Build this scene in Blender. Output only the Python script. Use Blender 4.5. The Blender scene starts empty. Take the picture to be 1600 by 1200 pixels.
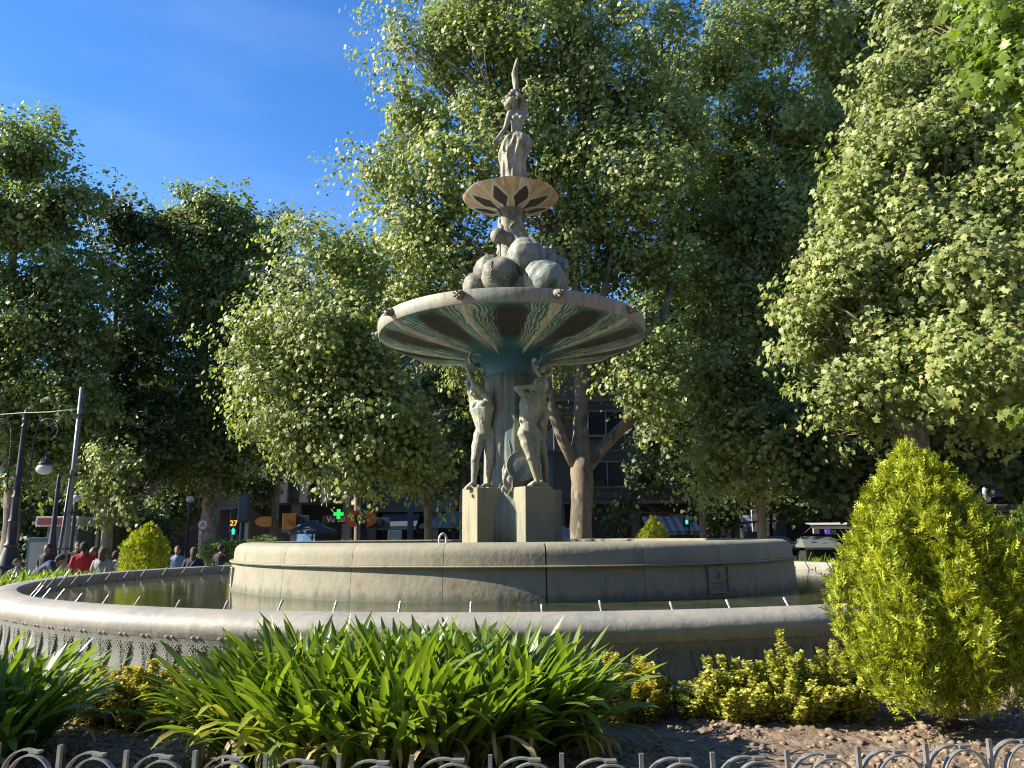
import bpy, bmesh, math, random
import numpy as np
from mathutils import Vector, Matrix, Euler

C = bpy.context.scene
COL = C.collection
PI = math.pi
R = math.radians

# ------------------------------------------------------------------ camera
F, TILT, ROLL, H = 1202.0, R(11.15), R(0.4), 1.85
cam = bpy.data.cameras.new('camera'); camo = bpy.data.objects.new('camera', cam)
COL.objects.link(camo); C.camera = camo
cam.sensor_width = 36; cam.lens = F / 1600 * 36; cam.clip_start = 0.05; cam.clip_end = 3000
camo.location = (0, 0, H)
camo.rotation_euler = (Matrix.Rotation(PI/2 + TILT, 3, 'X') @ Matrix.Rotation(-ROLL, 3, 'Z')).to_euler()

# ------------------------------------------------------------------ light
SUN_EL, SUN_AZ = R(32), R(183.5)          # direction TO the sun, measured from +X counter-clockwise
w = bpy.data.worlds.new('World'); C.world = w; w.use_nodes = True
nt = w.node_tree; nt.nodes.clear()
out = nt.nodes.new('ShaderNodeOutputWorld'); bg = nt.nodes.new('ShaderNodeBackground')
sky = nt.nodes.new('ShaderNodeTexSky'); sky.sky_type = 'NISHITA'; sky.sun_disc = False
sky.sun_elevation = SUN_EL; sky.sun_rotation = PI/2 - SUN_AZ
sky.air_density = 1.0; sky.dust_density = 0.2; sky.ozone_density = 3.0; sky.altitude = 700
hs = nt.nodes.new('ShaderNodeHueSaturation'); hs.inputs['Saturation'].default_value = 1.27; hs.inputs['Hue'].default_value = 0.507; hs.inputs['Value'].default_value = 1.0
nt.links.new(sky.outputs[0], hs.inputs['Color'])
tcw = nt.nodes.new('ShaderNodeTexCoord'); mpw = nt.nodes.new('ShaderNodeMapping'); mpw.inputs['Scale'].default_value = (1.2, 1.2, 4.5); mpw.inputs['Rotation'].default_value = (0, R(25), R(30))
nzw = nt.nodes.new('ShaderNodeTexNoise'); nzw.inputs['Scale'].default_value = 1.6; nzw.inputs['Detail'].default_value = 7; nzw.inputs['Roughness'].default_value = .55
mrw = nt.nodes.new('ShaderNodeMapRange'); mrw.interpolation_type = 'SMOOTHSTEP'; mrw.inputs[1].default_value = .45; mrw.inputs[2].default_value = .85; mrw.inputs[4].default_value = .11
mxw = nt.nodes.new('ShaderNodeMix'); mxw.data_type = 'RGBA'; mxw.inputs[7].default_value = (4.5, 5.2, 6.2, 1)
nt.links.new(tcw.outputs['Generated'], mpw.inputs[0]); nt.links.new(mpw.outputs[0], nzw.inputs['Vector']); nt.links.new(nzw.outputs['Fac'], mrw.inputs[0]); nt.links.new(mrw.outputs[0], mxw.inputs[0])
nt.links.new(hs.outputs[0], mxw.inputs[6]); nt.links.new(mxw.outputs[2], bg.inputs[0])
bg.inputs[1].default_value = 0.107
nt.links.new(bg.outputs[0], out.inputs[0])
sd = bpy.data.lights.new('sun', 'SUN'); sd.energy = 5.0; sd.angle = R(0.53); sd.color = (1.0, 0.90, 0.74)
so = bpy.data.objects.new('sun', sd); COL.objects.link(so)
sdir = Vector((math.cos(SUN_AZ)*math.cos(SUN_EL), math.sin(SUN_AZ)*math.cos(SUN_EL), math.sin(SUN_EL)))
so.rotation_euler = sdir.to_track_quat('Z', 'Y').to_euler(); so.location = sdir * 60
C.view_settings.view_transform = 'Standard'; C.view_settings.look = 'None'
C.view_settings.exposure = 1.34; C.view_settings.gamma = 1.0
C.cycles.filter_width = 1.1; C.cycles.max_bounces = 7; C.cycles.transparent_max_bounces = 8

def W(px, py, d):
    """the world point seen at photo pixel (px, py) whose distance along +Y is d"""
    u, v = px - 800, py - 600
    u, v = u*math.cos(ROLL) - v*math.sin(ROLL), v*math.cos(ROLL) + u*math.sin(ROLL)
    fy = F*math.cos(TILT) + v*math.sin(TILT); fz = F*math.sin(TILT) - v*math.cos(TILT)
    return Vector((u/fy*d, d, H + fz/fy*d))

# ------------------------------------------------------------------ materials
TONE = dict(concrete_stone=.62, rim_stone=.53, basin_wall_stone=.62, relief_stone=.62, pedestal_stone=.66, column_bronze=.82, figure_bronze=.74, statue_bronze=.78,
            fruit_bronze=.82, fruit_verdigris=.85, bowl_rim_bronze=.72, kerb_stone=.7)
TRIM = ('grey_facade', 'green_grey_panel', 'pale_rib', 'dark_facade', 'beige_facade', 'window_frame', 'railing', 'window_sill', 'plane_bark', 'pale_bark', 'grey_galvanised',
        'kiosk_grey', 'white_paint', 'red_cloth', 'stall_roof', 'orange_red_sign', 'pale_grey_cloth', 'white_shirt', 'sky_blue_cloth', 'light_blue_cloth', 'sand_cloth', 'skin', 'blue_cloth', 'white_cloth', 'pale_stripe', 'opal_globe', 'cast_iron')
def M(name, base, rough=0.7, noise=None, bump=None, metal=0.0, spec=0.5, extra=None, coord='Object', emit=None):
    """base colour, optional list of noise layers (scale, colour, low, high, detail, (sx,sy,sz)), bump (scale, strength, dist)"""
    k_ = TONE.get(name, .62 if name in TRIM else 1.0)
    base = tuple(c*k_ for c in base); noise = [(s_, tuple(c*k_ for c in col), *r_) for s_, col, *r_ in (noise or [])]
    m = bpy.data.materials.new(name); m.use_nodes = True
    t = m.node_tree; n = t.nodes; l = t.links
    p = n['Principled BSDF']
    p.inputs['Roughness'].default_value = rough; p.inputs['Metallic'].default_value = metal
    p.inputs['Specular IOR Level'].default_value = spec
    p.inputs['Base Color'].default_value = (*base, 1)
    tc = n.new('ShaderNodeTexCoord'); co = tc.outputs[coord]
    cur = None
    for (sc, col, lo, hi, det, st) in (noise or []):
        mp = n.new('ShaderNodeMapping'); mp.inputs['Scale'].default_value = st; l.new(co, mp.inputs[0])
        mp.inputs['Location'].default_value = (sc*1.7, sc*.3, 0)
        tx = n.new('ShaderNodeTexNoise'); tx.inputs['Scale'].default_value = sc; tx.inputs['Detail'].default_value = det
        tx.inputs['Roughness'].default_value = 0.62
        l.new(mp.outputs[0], tx.inputs['Vector'])
        rp = n.new('ShaderNodeMapRange'); rp.inputs[1].default_value = lo; rp.inputs[2].default_value = hi
        l.new(tx.outputs['Fac'], rp.inputs[0])
        mx = n.new('ShaderNodeMix'); mx.data_type = 'RGBA'
        l.new(rp.outputs[0], mx.inputs[0])
        if cur is None: mx.inputs[6].default_value = (*base, 1)
        else: l.new(cur, mx.inputs[6])
        mx.inputs[7].default_value = (*col, 1)
        cur = mx.outputs[2]
    if cur is not None: l.new(cur, p.inputs['Base Color'])
    if bump:
        prev = None
        for (sc, st, dist) in (bump if isinstance(bump, list) else [bump]):
            tx = n.new('ShaderNodeTexNoise'); tx.inputs['Scale'].default_value = sc; tx.inputs['Detail'].default_value = 6
            l.new(co, tx.inputs['Vector'])
            b = n.new('ShaderNodeBump'); b.inputs['Strength'].default_value = st; b.inputs['Distance'].default_value = dist
            l.new(tx.outputs['Fac'], b.inputs['Height'])
            if prev: l.new(prev, b.inputs['Normal'])
            prev = b.outputs[0]
        l.new(prev, p.inputs['Normal'])
    if emit:
        p.inputs['Emission Color'].default_value = (*emit[0], 1); p.inputs['Emission Strength'].default_value = emit[1]
    return m

def leafmat(name, c1, c2, c3, trans=0.35, rough=0.42, tcol=None, spec=0.5, dead=None):
    """leaf: colour varies per leaf (random per island) and with a slow noise; diffuse + gloss + translucence"""
    m = bpy.data.materials.new(name); m.use_nodes = True
    t = m.node_tree; n = t.nodes; l = t.links
    p = n['Principled BSDF']; o = n['Material Output']
    p.inputs['Roughness'].default_value = rough; p.inputs['Specular IOR Level'].default_value = spec
    g = n.new('ShaderNodeNewGeometry')
    rp = n.new('ShaderNodeValToRGB'); e = rp.color_ramp.elements
    e[0].color = (*c1, 1); e[0].position = 0.0; e[1].color = (*c3, 1); e[1].position = 0.97
    k = e.new(0.5); k.color = (*c2, 1)
    if dead: k = e.new(0.99); k.color = (*dead, 1)
    l.new(g.outputs['Random Per Island'], rp.inputs[0])
    tc = n.new('ShaderNodeTexCoord'); tx = n.new('ShaderNodeTexNoise'); tx.inputs['Scale'].default_value = 0.45
    l.new(tc.outputs['Object'], tx.inputs['Vector'])
    mr = n.new('ShaderNodeMapRange'); mr.inputs[1].default_value = .3; mr.inputs[2].default_value = .7; mr.inputs[3].default_value = .8; mr.inputs[4].default_value = 1.2
    l.new(tx.outputs['Fac'], mr.inputs[0])
    vm = n.new('ShaderNodeVectorMath'); vm.operation = 'SCALE'; l.new(rp.outputs[0], vm.inputs[0]); l.new(mr.outputs[0], vm.inputs[3])
    l.new(vm.outputs[0], p.inputs['Base Color'])
    tr = n.new('ShaderNodeBsdfTranslucent')
    v2 = n.new('ShaderNodeVectorMath'); v2.operation = 'MULTIPLY'; l.new(vm.outputs[0], v2.inputs[0]); v2.inputs[1].default_value = tcol or (1.5, 1.6, 0.6)
    l.new(v2.outputs[0], tr.inputs[0])
    ms = n.new('ShaderNodeMixShader'); ms.inputs[0].default_value = trans
    l.new(p.outputs[0], ms.inputs[1]); l.new(tr.outputs[0], ms.inputs[2]); l.new(ms.outputs[0], o.inputs[0])
    return m

stone = M('concrete_stone', (.43, .39, .28), .78, [
    (1.3, (.34, .33, .23), .42, .62, 6, (1, 1, 1)), (3.1, (.36, .27, .17), .56, .75, 8, (1, 1, 1.0)),
    (9, (.22, .25, .21), .55, .8, 8, (1, 1, .18)), (30, (.47, .44, .34), .6, .8, 4, (1, 1, .3)), (1.8, (.24, .30, .27), .58, .74, 5, (1, 1, .8))],
    [(4, .3, .03), (16, .22, .015), (90, .12, .004)])
stone_rim = M('rim_stone', (.54, .51, .43), .62, [
    (1.1, (.42, .42, .37), .42, .62, 6, (1, 1, 1)), (4.0, (.30, .29, .25), .58, .78, 8, (1, 1, 1)),
    (14, (.60, .59, .54), .5, .8, 8, (1, 1, .25))], [(9, .35, .025), (70, .3, .005)])
stone_wall = M('basin_wall_stone', (.36, .355, .30), .75, [
    (2.0, (.24, .27, .25), .42, .66, 7, (1, 1, .15)), (11, (.17, .19, .16), .55, .8, 7, (1, 1, .12)),
    (30, (.42, .42, .38), .55, .85, 4, (1, 1, 1))], [(12, .3, .02), (80, .3, .004)])
relief_m = M('relief_stone', (.38, .38, .33), .8, [(9, (.28, .28, .24), .45, .7, 6, (1, 1, 1))], [(60, .4, .006)])
pedestal_m = M('pedestal_stone', (.46, .39, .24), .75, [
    (2.2, (.33, .33, .24), .42, .62, 6, (1, 1, .4)), (7, (.17, .165, .11), .52, .72, 7, (1, 1, .12)), (3, (.52, .40, .22), .55, .7, 5, (1, 1, .5)), (30, (.5, .46, .36), .55, .8, 4, (1, 1, 1))], [(10, .4, .015), (60, .4, .005)])
column_m = M('column_bronze', (.27, .27, .21), .6, [
    (2.5, (.14, .17, .15), .42, .62, 6, (1, 1, .2)), (8, (.40, .38, .29), .55, .75, 6, (1, 1, .12)), (2, (.10, .19, .20), .58, .75, 5, (1, 1, .5))], [(10, .4, .02)])
figure_m = M('figure_bronze', (.46, .42, .28), .62, [
    (3.0, (.30, .36, .29), .45, .62, 6, (1, 1, 1)), (7, (.66, .62, .48), .52, .68, 6, (1, 1, .4)), (5, (.10, .24, .23), .58, .70, 6, (1, 1, .6)),
    (22, (.16, .14, .09), .54, .74, 5, (1, 1, 1))], [(14, .45, .02), (70, .4, .006)])
woman_m = M('statue_bronze', (.36, .33, .235), .62, [
    (3.5, (.19, .165, .11), .44, .64, 6, (1, 1, 1)), (4.5, (.48, .44, .33), .56, .75, 6, (1, 1, .5)), (3, (.33, .36, .33), .62, .75, 5, (1, 1, .35))], [(25, .45, .015)])
fruit_m = M('fruit_bronze', (.30, .285, .225), .65, [
    (2.2, (.15, .15, .115), .42, .6, 6, (1, 1, 1)), (5, (.42, .36, .25), .54, .70, 6, (1, 1, .4)), (10, (.10, .10, .08), .56, .70, 7, (1, 1, .6)), (12, (.50, .50, .44), .62, .72, 6, (1, 1, 1))], [(4, .4, .05), (22, .4, .012)])
fruit_teal = M('fruit_verdigris', (.23, .25, .205), .55, [
    (2.0, (.08, .13, .125), .46, .60, 6, (1, 1, 1)), (5, (.33, .38, .32), .54, .64, 7, (1, 1, .4)), (3, (.36, .30, .20), .56, .66, 6, (1, 1, .4)), (9, (.07, .09, .085), .58, .70, 7, (1, 1, .6))], [(4, .4, .05), (22, .4, .012)])
rimband_m = M('bowl_rim_bronze', (.40, .365, .275), .6, [
    (1.2, (.33, .39, .33), .52, .68, 5, (1, 1, 1)), (18, (.22, .20, .14), .5, .72, 6, (1, 1, .12)), (5, (.58, .55, .46), .55, .75, 6, (1, 1, .3))], [(18, .4, .01)])
soil_m = M('soil', (.15, .108, .075), .95, [(5, (.22, .165, .115), .4, .65, 8, (1, 1, 1)), (30, (.10, .075, .055), .45, .7, 5, (1, 1, 1)), (90, (.38, .31, .24), .62, .8, 3, (1, 1, 1))], [(25, .9, .03), (120, .6, .01)])
clod_m = M('clods', (.20, .145, .10), .95, [(6, (.28, .215, .15), .4, .65, 6, (1, 1, 1)), (50, (.12, .09, .065), .5, .75, 5, (1, 1, 1))], [(60, .8, .01)])
paving_m = M('plaza_paving', (.30, .27, .24), .8, [(1.5, (.22, .20, .18), .4, .65, 6, (1, 1, 1))], [(20, .2, .01)])
asphalt_m = M('asphalt', (.05, .05, .052), .85, [(30, (.08, .08, .08), .4, .7, 5, (1, 1, 1))], [(80, .4, .005)])
kerb_m = M('kerb_stone', (.36, .34, .31), .75, [(8, (.26, .25, .23), .4, .7, 6, (1, 1, 1))], [(40, .3, .01)])
fence_m = M('galvanised_fence', (.23, .235, .23), .42, [(14, (.11, .11, .11), .45, .7, 6, (1, 1, 1)), (60, (.34, .34, .33), .6, .8, 3, (1, 1, 1))], [(60, .35, .004)], metal=.35)
bark_m = M('plane_bark', (.34, .27, .18), .85, [(2.6, (.17, .14, .10), .50, .58, 5, (1, 1, .45)), (5, (.46, .42, .32), .58, .64, 4, (1, 1, .4)), (18, (.12, .10, .07), .6, .8, 6, (1, 1, .3))], [(9, .5, .03), (40, .4, .01)])
pale_bark = M('pale_bark', (.42, .38, .29), .85, [(2.2, (.20, .17, .12), .48, .58, 5, (1, 1, .45)), (6, (.58, .54, .44), .58, .66, 4, (1, 1, .4))], [(9, .5, .03)])
conbark = M('conifer_bark', (.10, .06, .04), .9, [(14, (.18, .12, .08), .5, .7, 6, (1, 1, .15))], [(30, .8, .01)])
iron_m = M('cast_iron', (.045, .042, .045), .45, [(20, (.09, .085, .08), .5, .75, 5, (1, 1, 1))], metal=.3)
iron2_m = M('dark_iron', (.02, .024, .03), .5)
grey_metal = M('grey_galvanised', (.36, .37, .38), .45, [(8, (.28, .29, .30), .4, .7, 4, (1, 1, .2))], metal=.4)
nozzle_m = M('nozzle_metal', (.36, .34, .29), .4, metal=.4)
nozzle_dark = M('nozzle_dark', (.22, .20, .17), .5, metal=.4)
glass_white = M('opal_globe', (.80, .80, .76), .2)
steel_ring = M('pale_pipe', (.6, .58, .5), .5)

plane_leaf = leafmat('plane_leaf', (.10, .15, .043), (.17, .225, .070), (.28, .32, .12), .37, .50, (1.5, 1.6, .55), .35, dead=(.22, .19, .07))
plane_leaf2 = leafmat('plane_leaf_bright', (.125, .175, .050), (.24, .288, .092), (.385, .41, .155), .36, .48, (1.4, 1.5, .5), .4, dead=(.26, .22, .09))
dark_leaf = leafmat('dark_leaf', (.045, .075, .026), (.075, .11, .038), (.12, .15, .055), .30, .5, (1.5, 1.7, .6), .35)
near_leaf = leafmat('near_leaf', (.10, .16, .02), (.15, .22, .03), (.20, .27, .05), .5, .45, (1.8, 1.8, .5))
aga_leaf = leafmat('strap_leaf', (.065, .125, .018), (.13, .21, .028), (.25, .32, .07), .38, .36, (1.7, 1.7, .5), .45)
con_leaf = leafmat('thuja_spray', (.10, .15, .015), (.29, .35, .025), (.58, .58, .06), .36, .55, (1.4, 1.4, .5), .3)
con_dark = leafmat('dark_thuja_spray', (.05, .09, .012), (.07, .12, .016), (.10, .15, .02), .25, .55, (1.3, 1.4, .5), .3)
gold_leaf = leafmat('golden_leaf', (.20, .20, .03), (.46, .44, .06), (.68, .60, .13), .3, .45, (1.3, 1.2, .5), .4)
greengold = leafmat('green_shrub_leaf', (.17, .20, .03), (.44, .46, .08), (.70, .66, .20), .3, .45, (1.3, 1.3, .5), .4)
aga_leaf.use_fake_user = True
dead_leaf = leafmat('withered_leaf', (.34, .27, .14), (.50, .42, .24), (.30, .20, .08), .35, .6, (1.2, 1.1, .8), .3)
yellow_leaf = leafmat('yellowed_leaf', (.30, .32, .04), (.40, .40, .06), (.36, .33, .08), .4, .4, (1.3, 1.3, .5), .4)

# ------------------------------------------------------------------ object helpers
def tag(o, label=None, cat=None, group=None, kind=None):
    if label: o['label'] = label
    if cat: o['category'] = cat
    if group: o['group'] = group
    if kind: o['kind'] = kind
    return o
def empty(name, loc=(0, 0, 0), label=None, cat=None, group=None, rz=0):
    o = bpy.data.objects.new(name, None); COL.objects.link(o); o.location = loc; o.rotation_euler = (0, 0, rz)
    o.empty_display_size = .1
    return tag(o, label, cat, group)
def link(name, me, parent=None, mat=None, loc=None, rot=None, scale=None):
    if mat is not None and len(me.materials) == 0: me.materials.append(mat)
    o = bpy.data.objects.new(name, me); COL.objects.link(o)
    if parent: o.parent = parent
    if loc is not None: o.location = loc
    if rot is not None: o.rotation_euler = rot
    if scale is not None: o.scale = scale if hasattr(scale, '__len__') else (scale,)*3
    return o
def copy_tree(o, parent=None, mats=None):
    c = o.copy(); COL.objects.link(c); c.parent = parent
    for ch in list(o.children): copy_tree(ch, c)
    return c

class MB:
    """collects shapes into one mesh"""
    def __init__(s): s.v = []; s.f = []
    def add(s, vs, fs):
        b = len(s.v); s.v += [tuple(p) for p in vs]; s.f += [tuple(b + i for i in f) for f in fs]; return s
    def box(s, c, d, rz=0, bev=0):
        x, y, z = d[0]/2, d[1]/2, d[2]/2
        cs, sn = math.cos(rz), math.sin(rz)
        if bev <= 0:
            P = [(a*x, b*y, e*z) for e in (-1, 1) for a, b in ((-1, -1), (1, -1), (1, 1), (-1, 1))]
            fs = [(3, 2, 1, 0), (4, 5, 6, 7), (0, 1, 5, 4), (1, 2, 6, 5), (2, 3, 7, 6), (3, 0, 4, 7)]
        else:
            bm = bmesh.new(); bmesh.ops.create_cube(bm, size=1)
            for v in bm.verts: v.co = Vector((v.co.x*2*x, v.co.y*2*y, v.co.z*2*z))
            bmesh.ops.bevel(bm, geom=bm.edges[:], offset=bev, segments=1, affect='EDGES')
            bm.verts.index_update()
            P = [v.co.copy() for v in bm.verts]; fs = [tuple(v.index for v in f.verts) for f in bm.faces]; bm.free()
        return s.add([(c[0] + p[0]*cs - p[1]*sn, c[1] + p[0]*sn + p[1]*cs, c[2] + p[2]) for p in P], fs)
    def tube(s, pts, rad, n=10, caps=True, twist=0, wob=0, seed=0):
        pts = [Vector(p) for p in pts]; k = len(pts)
        if not hasattr(rad, '__len__'): rad = [rad]*k
        rnd = random.Random(seed)
        t0 = (pts[1] - pts[0]).normalized()
        a = Vector((0, 0, 1)) if abs(t0.z) < .9 else Vector((1, 0, 0))
        side = t0.cross(a).normalized(); vs = []
        for i, p in enumerate(pts):
            t = (pts[min(i+1, k-1)] - pts[max(i-1, 0)]).normalized()
            side = (side - t*side.dot(t)).normalized(); up = t.cross(side)
            for j in range(n):
                an = 2*PI*j/n + twist*i; r = rad[i]*(1 + (rnd.random()-.5)*wob)
                vs.append(p + side*math.cos(an)*r + up*math.sin(an)*r)
        fs = [(i*n + j, i*n + (j+1) % n, (i+1)*n + (j+1) % n, (i+1)*n + j) for i in range(k-1) for j in range(n)]
        if caps: fs += [tuple(range(n-1, -1, -1)), tuple((k-1)*n + j for j in range(n))]
        return s.add(vs, fs)
    def lathe(s, prof, n=32, c=(0, 0, 0), lob=None):
        vs = []
        for (r, z) in prof:
            for j in range(n):
                a = 2*PI*j/n; rr = r*(lob(a) if lob else 1)
                vs.append((c[0] + rr*math.cos(a), c[1] + rr*math.sin(a), c[2] + z))
        k = len(prof)
        fs = [(i*n + j, i*n + (j+1) % n, (i+1)*n + (j+1) % n, (i+1)*n + j) for i in range(k-1) for j in range(n)]
        if prof[0][0] > 1e-4: fs.append(tuple(range(n-1, -1, -1)))
        if prof[-1][0] > 1e-4: fs.append(tuple((k-1)*n + j for j in range(n)))
        return s.add(vs, fs)
    def arc(s, prof, a0, a1, n):
        """closed (r, z) profile swept from a0 to a1 about the Z axis, with end caps"""
        k = len(prof); vs = []
        for i in range(n+1):
            a = a0 + (a1-a0)*i/n
            vs += [(r*math.cos(a), r*math.sin(a), z) for r, z in prof]
        fs = [(i*k + j, (i+1)*k + j, (i+1)*k + (j+1) % k, i*k + (j+1) % k) for i in range(n) for j in range(k)]
        fs += [tuple(range(k)), tuple(n*k + j for j in range(k-1, -1, -1))]
        return s.add(vs, fs)
    def sphere(s, c, r, n=12, m=8, rot=None):
        r = r if hasattr(r, '__len__') else (r, r, r)
        vs = [Vector((0, 0, -r[2]))]
        for i in range(1, m):
            p = -PI/2 + PI*i/m
            vs += [Vector((r[0]*math.cos(p)*math.cos(2*PI*j/n), r[1]*math.cos(p)*math.sin(2*PI*j/n), r[2]*math.sin(p))) for j in range(n)]
        vs.append(Vector((0, 0, r[2])))
        fs = [(0, 1 + (j+1) % n, 1 + j) for j in range(n)]
        for i in range(m-2):
            fs += [(1 + i*n + j, 1 + i*n + (j+1) % n, 1 + (i+1)*n + (j+1) % n, 1 + (i+1)*n + j) for j in range(n)]
        L = len(vs) - 1; b = 1 + (m-2)*n
        fs += [(b + j, b + (j+1) % n, L) for j in range(n)]
        if rot: 
            e = Euler(rot).to_matrix(); vs = [e @ v for v in vs]
        c = Vector(c)
        return s.add([v + c for v in vs], fs)
    def cap(s, p0, r0, p1, r1, n=12):
        """tapered capsule"""
        p0, p1 = Vector(p0), Vector(p1); d = p1 - p0; L = d.length
        if L < 1e-6: return s.sphere(p0, r0)
        t = d/L; pts = []; rad = []
        for q in (-1, -.87, -.5, 0): pts.append(p0 + t*q*r0); rad.append(max(1e-3, r0*math.sqrt(max(0, 1-q*q))))
        for q in (0, .5, .87, 1): pts.append(p1 + t*q*r1); rad.append(max(1e-3, r1*math.sqrt(max(0, 1-q*q))))
        return s.tube(pts, rad, n)
    def mesh(s, name, mat=None, smooth=False, ang=None):
        me = bpy.data.meshes.new(name); me.from_pydata(s.v, [], s.f); me.update()
        if mat: me.materials.append(mat)
        if smooth: me.polygons.foreach_set('use_smooth', [True]*len(me.polygons))
        if ang: me.set_sharp_from_angle(angle=R(ang))
        return me
    def build(s, name, mat, parent=None, smooth=False, loc=None, rot=None, scale=None, ang=None):
        return link(name, s.mesh(name, mat, smooth, ang), parent, None, loc, rot, scale)

def noise3(P, f, seed=0, oct=1):
    """cheap smooth pseudo noise on an (n,3) array, about -1..1"""
    r = np.random.RandomState(seed); out = np.zeros(len(P)); amp = 1
    for o in range(oct):
        for k in range(5):
            d = r.normal(size=3); d /= np.linalg.norm(d)
            d2 = r.normal(size=3); d2 /= np.linalg.norm(d2)
            out += amp*np.sin(P @ d * f*(1 + .35*k) + r.rand()*6.28 + 1.3*np.sin(P @ d2 * f*.7 + r.rand()*6.28))/2.6
        f *= 2; amp *= .5
    return out

def fast(name, V, polys, mat, smooth=False):
    """V (n,3); polys: list of (k, m) int arrays, each row one polygon of m corners"""
    me = bpy.data.meshes.new(name); me.vertices.add(len(V)); me.vertices.foreach_set('co', np.ascontiguousarray(V, dtype=np.float32).ravel())
    loops = np.concatenate([p.ravel() for p in polys]); tot = np.concatenate([np.full(len(p), p.shape[1]) for p in polys])
    st = np.concatenate([[0], np.cumsum(tot)[:-1]])
    me.loops.add(len(loops)); me.loops.foreach_set('vertex_index', loops.astype(np.int32))
    me.polygons.add(len(tot)); me.polygons.foreach_set('loop_start', st.astype(np.int32))
    if mat: me.materials.append(mat)
    me.update(calc_edges=True)
    if smooth: me.polygons.foreach_set('use_smooth', [True]*len(me.polygons))
    return me

def unit(a): return a/np.maximum(1e-9, np.linalg.norm(a, axis=1))[:, None]
def frames(nrm, rs, tipbias=None):
    """tangent frames for leaves: x side, y tip, z normal"""
    nrm = unit(nrm); t = rs.normal(size=nrm.shape)
    if tipbias is not None: t = t + tipbias
    t = unit(t - (t*nrm).sum(1)[:, None]*nrm)
    return np.cross(t, nrm), t, nrm
def stamp(P, X, Y, Z, S, T):
    """T template (k,3) -> (n*k,3)"""
    n, k = len(P), len(T)
    V = P[:, None, :] + S[:, None, None]*(T[None, :, 0, None]*X[:, None, :] + T[None, :, 1, None]*Y[:, None, :] + T[None, :, 2, None]*Z[:, None, :])
    return V.reshape(n*k, 3)

# leaf templates (x side, y tip, z lift), with polygons
def _half(pts): return pts
PLANE_BIG = np.array([(0, .35, .0), (0, 0, -.02), (.20, .06, -.03), (.46, .10, -.10), (.30, .30, -.04), (.52, .55, -.12), (.20, .58, -.03), (0, 1, -.10),
                      (-.20, .58, -.03), (-.52, .55, -.12), (-.30, .30, -.04), (-.46, .10, -.10), (-.20, .06, -.03)])
PLANE_BIG_F = [np.array([[0, i, i+1] for i in range(1, 12)] + [[0, 12, 1]])]
PLANE_MID = np.array([(0, 0, 0), (.42, .12, -.08), (.26, .32, -.03), (.48, .60, -.12), (0, 1, -.08), (-.48, .60, -.12), (-.26, .32, -.03), (-.42, .12, -.08)])
PLANE_MID_F = [np.array([[0, 1, 2, 3, 4], [0, 4, 5, 6, 7]])]
LEAF3 = np.array([(0, 0, 0), (.5, .42, -.12), (0, 1, -.06), (-.5, .42, -.12)])
LEAF3_F = [np.array([[0, 1, 2], [0, 2, 3]])]
def leaves(name, P, N, S, templ, polys, mat, seed, tipbias=None):
    rs = np.random.RandomState(seed)
    X, Y, Z = frames(N, rs, tipbias)
    V = stamp(P, X, Y, Z, S, templ); k = len(templ); off = np.arange(len(P))[:, None, None]*k
    return fast(name, V, [(off + p[None]).reshape(-1, p.shape[1]) for p in polys], mat)

def blob(name, mb, mat, voxel=.02, smooth=3, tris=None):
    """union of closed shapes -> one continuous surface"""
    me = mb.mesh(name + '_src'); o = bpy.data.objects.new('tmp', me); COL.objects.link(o)
    m = o.modifiers.new('r', 'REMESH'); m.mode = 'VOXEL'; m.voxel_size = voxel
    s = o.modifiers.new('s', 'SMOOTH'); s.iterations = smooth; s.factor = .5
    if tris:
        dm = o.modifiers.new('d', 'DECIMATE'); dm.ratio = tris
    dg = bpy.context.evaluated_depsgraph_get(); dg.update()
    res = bpy.data.meshes.new_from_object(o.evaluated_get(dg)); res.name = name
    bpy.data.objects.remove(o); bpy.data.meshes.remove(me)
    res.materials.clear(); res.materials.append(mat)
    res.polygons.foreach_set('use_smooth', [True]*len(res.polygons))
    return res

class NM:
    """small helper for math node chains"""
    def __init__(s, m): s.t = m.node_tree; s.n = s.t.nodes; s.l = s.t.links
    def _in(s, sock, v):
        if v is None: return
        if isinstance(v, (int, float)): sock.default_value = v
        else: s.l.new(v, sock)
    def m(s, op, a, b=None, c=None):
        k = s.n.new('ShaderNodeMath'); k.operation = op
        s._in(k.inputs[0], a); s._in(k.inputs[1], b); s._in(k.inputs[2], c); return k.outputs[0]
    def step(s, v, lo, hi):
        k = s.n.new('ShaderNodeMapRange'); k.interpolation_type = 'SMOOTHSTEP'
        s._in(k.inputs[0], v); s._in(k.inputs[1], lo); s._in(k.inputs[2], hi); return k.outputs[0]
    def vec(s, x, y, z):
        k = s.n.new('ShaderNodeCombineXYZ'); s._in(k.inputs[0], x); s._in(k.inputs[1], y); s._in(k.inputs[2], z); return k.outputs[0]
    def noise(s, v, sc, det=4, rough=.6):
        k = s.n.new('ShaderNodeTexNoise'); k.inputs['Scale'].default_value = sc; k.inputs['Detail'].default_value = det; k.inputs['Roughness'].default_value = rough
        s.l.new(v, k.inputs['Vector']); return k.outputs['Fac']
    def mix(s, f, a, b):
        k = s.n.new('ShaderNodeMix'); k.data_type = 'RGBA'; s._in(k.inputs[0], f)
        for i, q in ((6, a), (7, b)):
            if isinstance(q, tuple): k.inputs[i].default_value = (*q, 1)
            else: s.l.new(q, k.inputs[i])
        return k.outputs[2]

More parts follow.
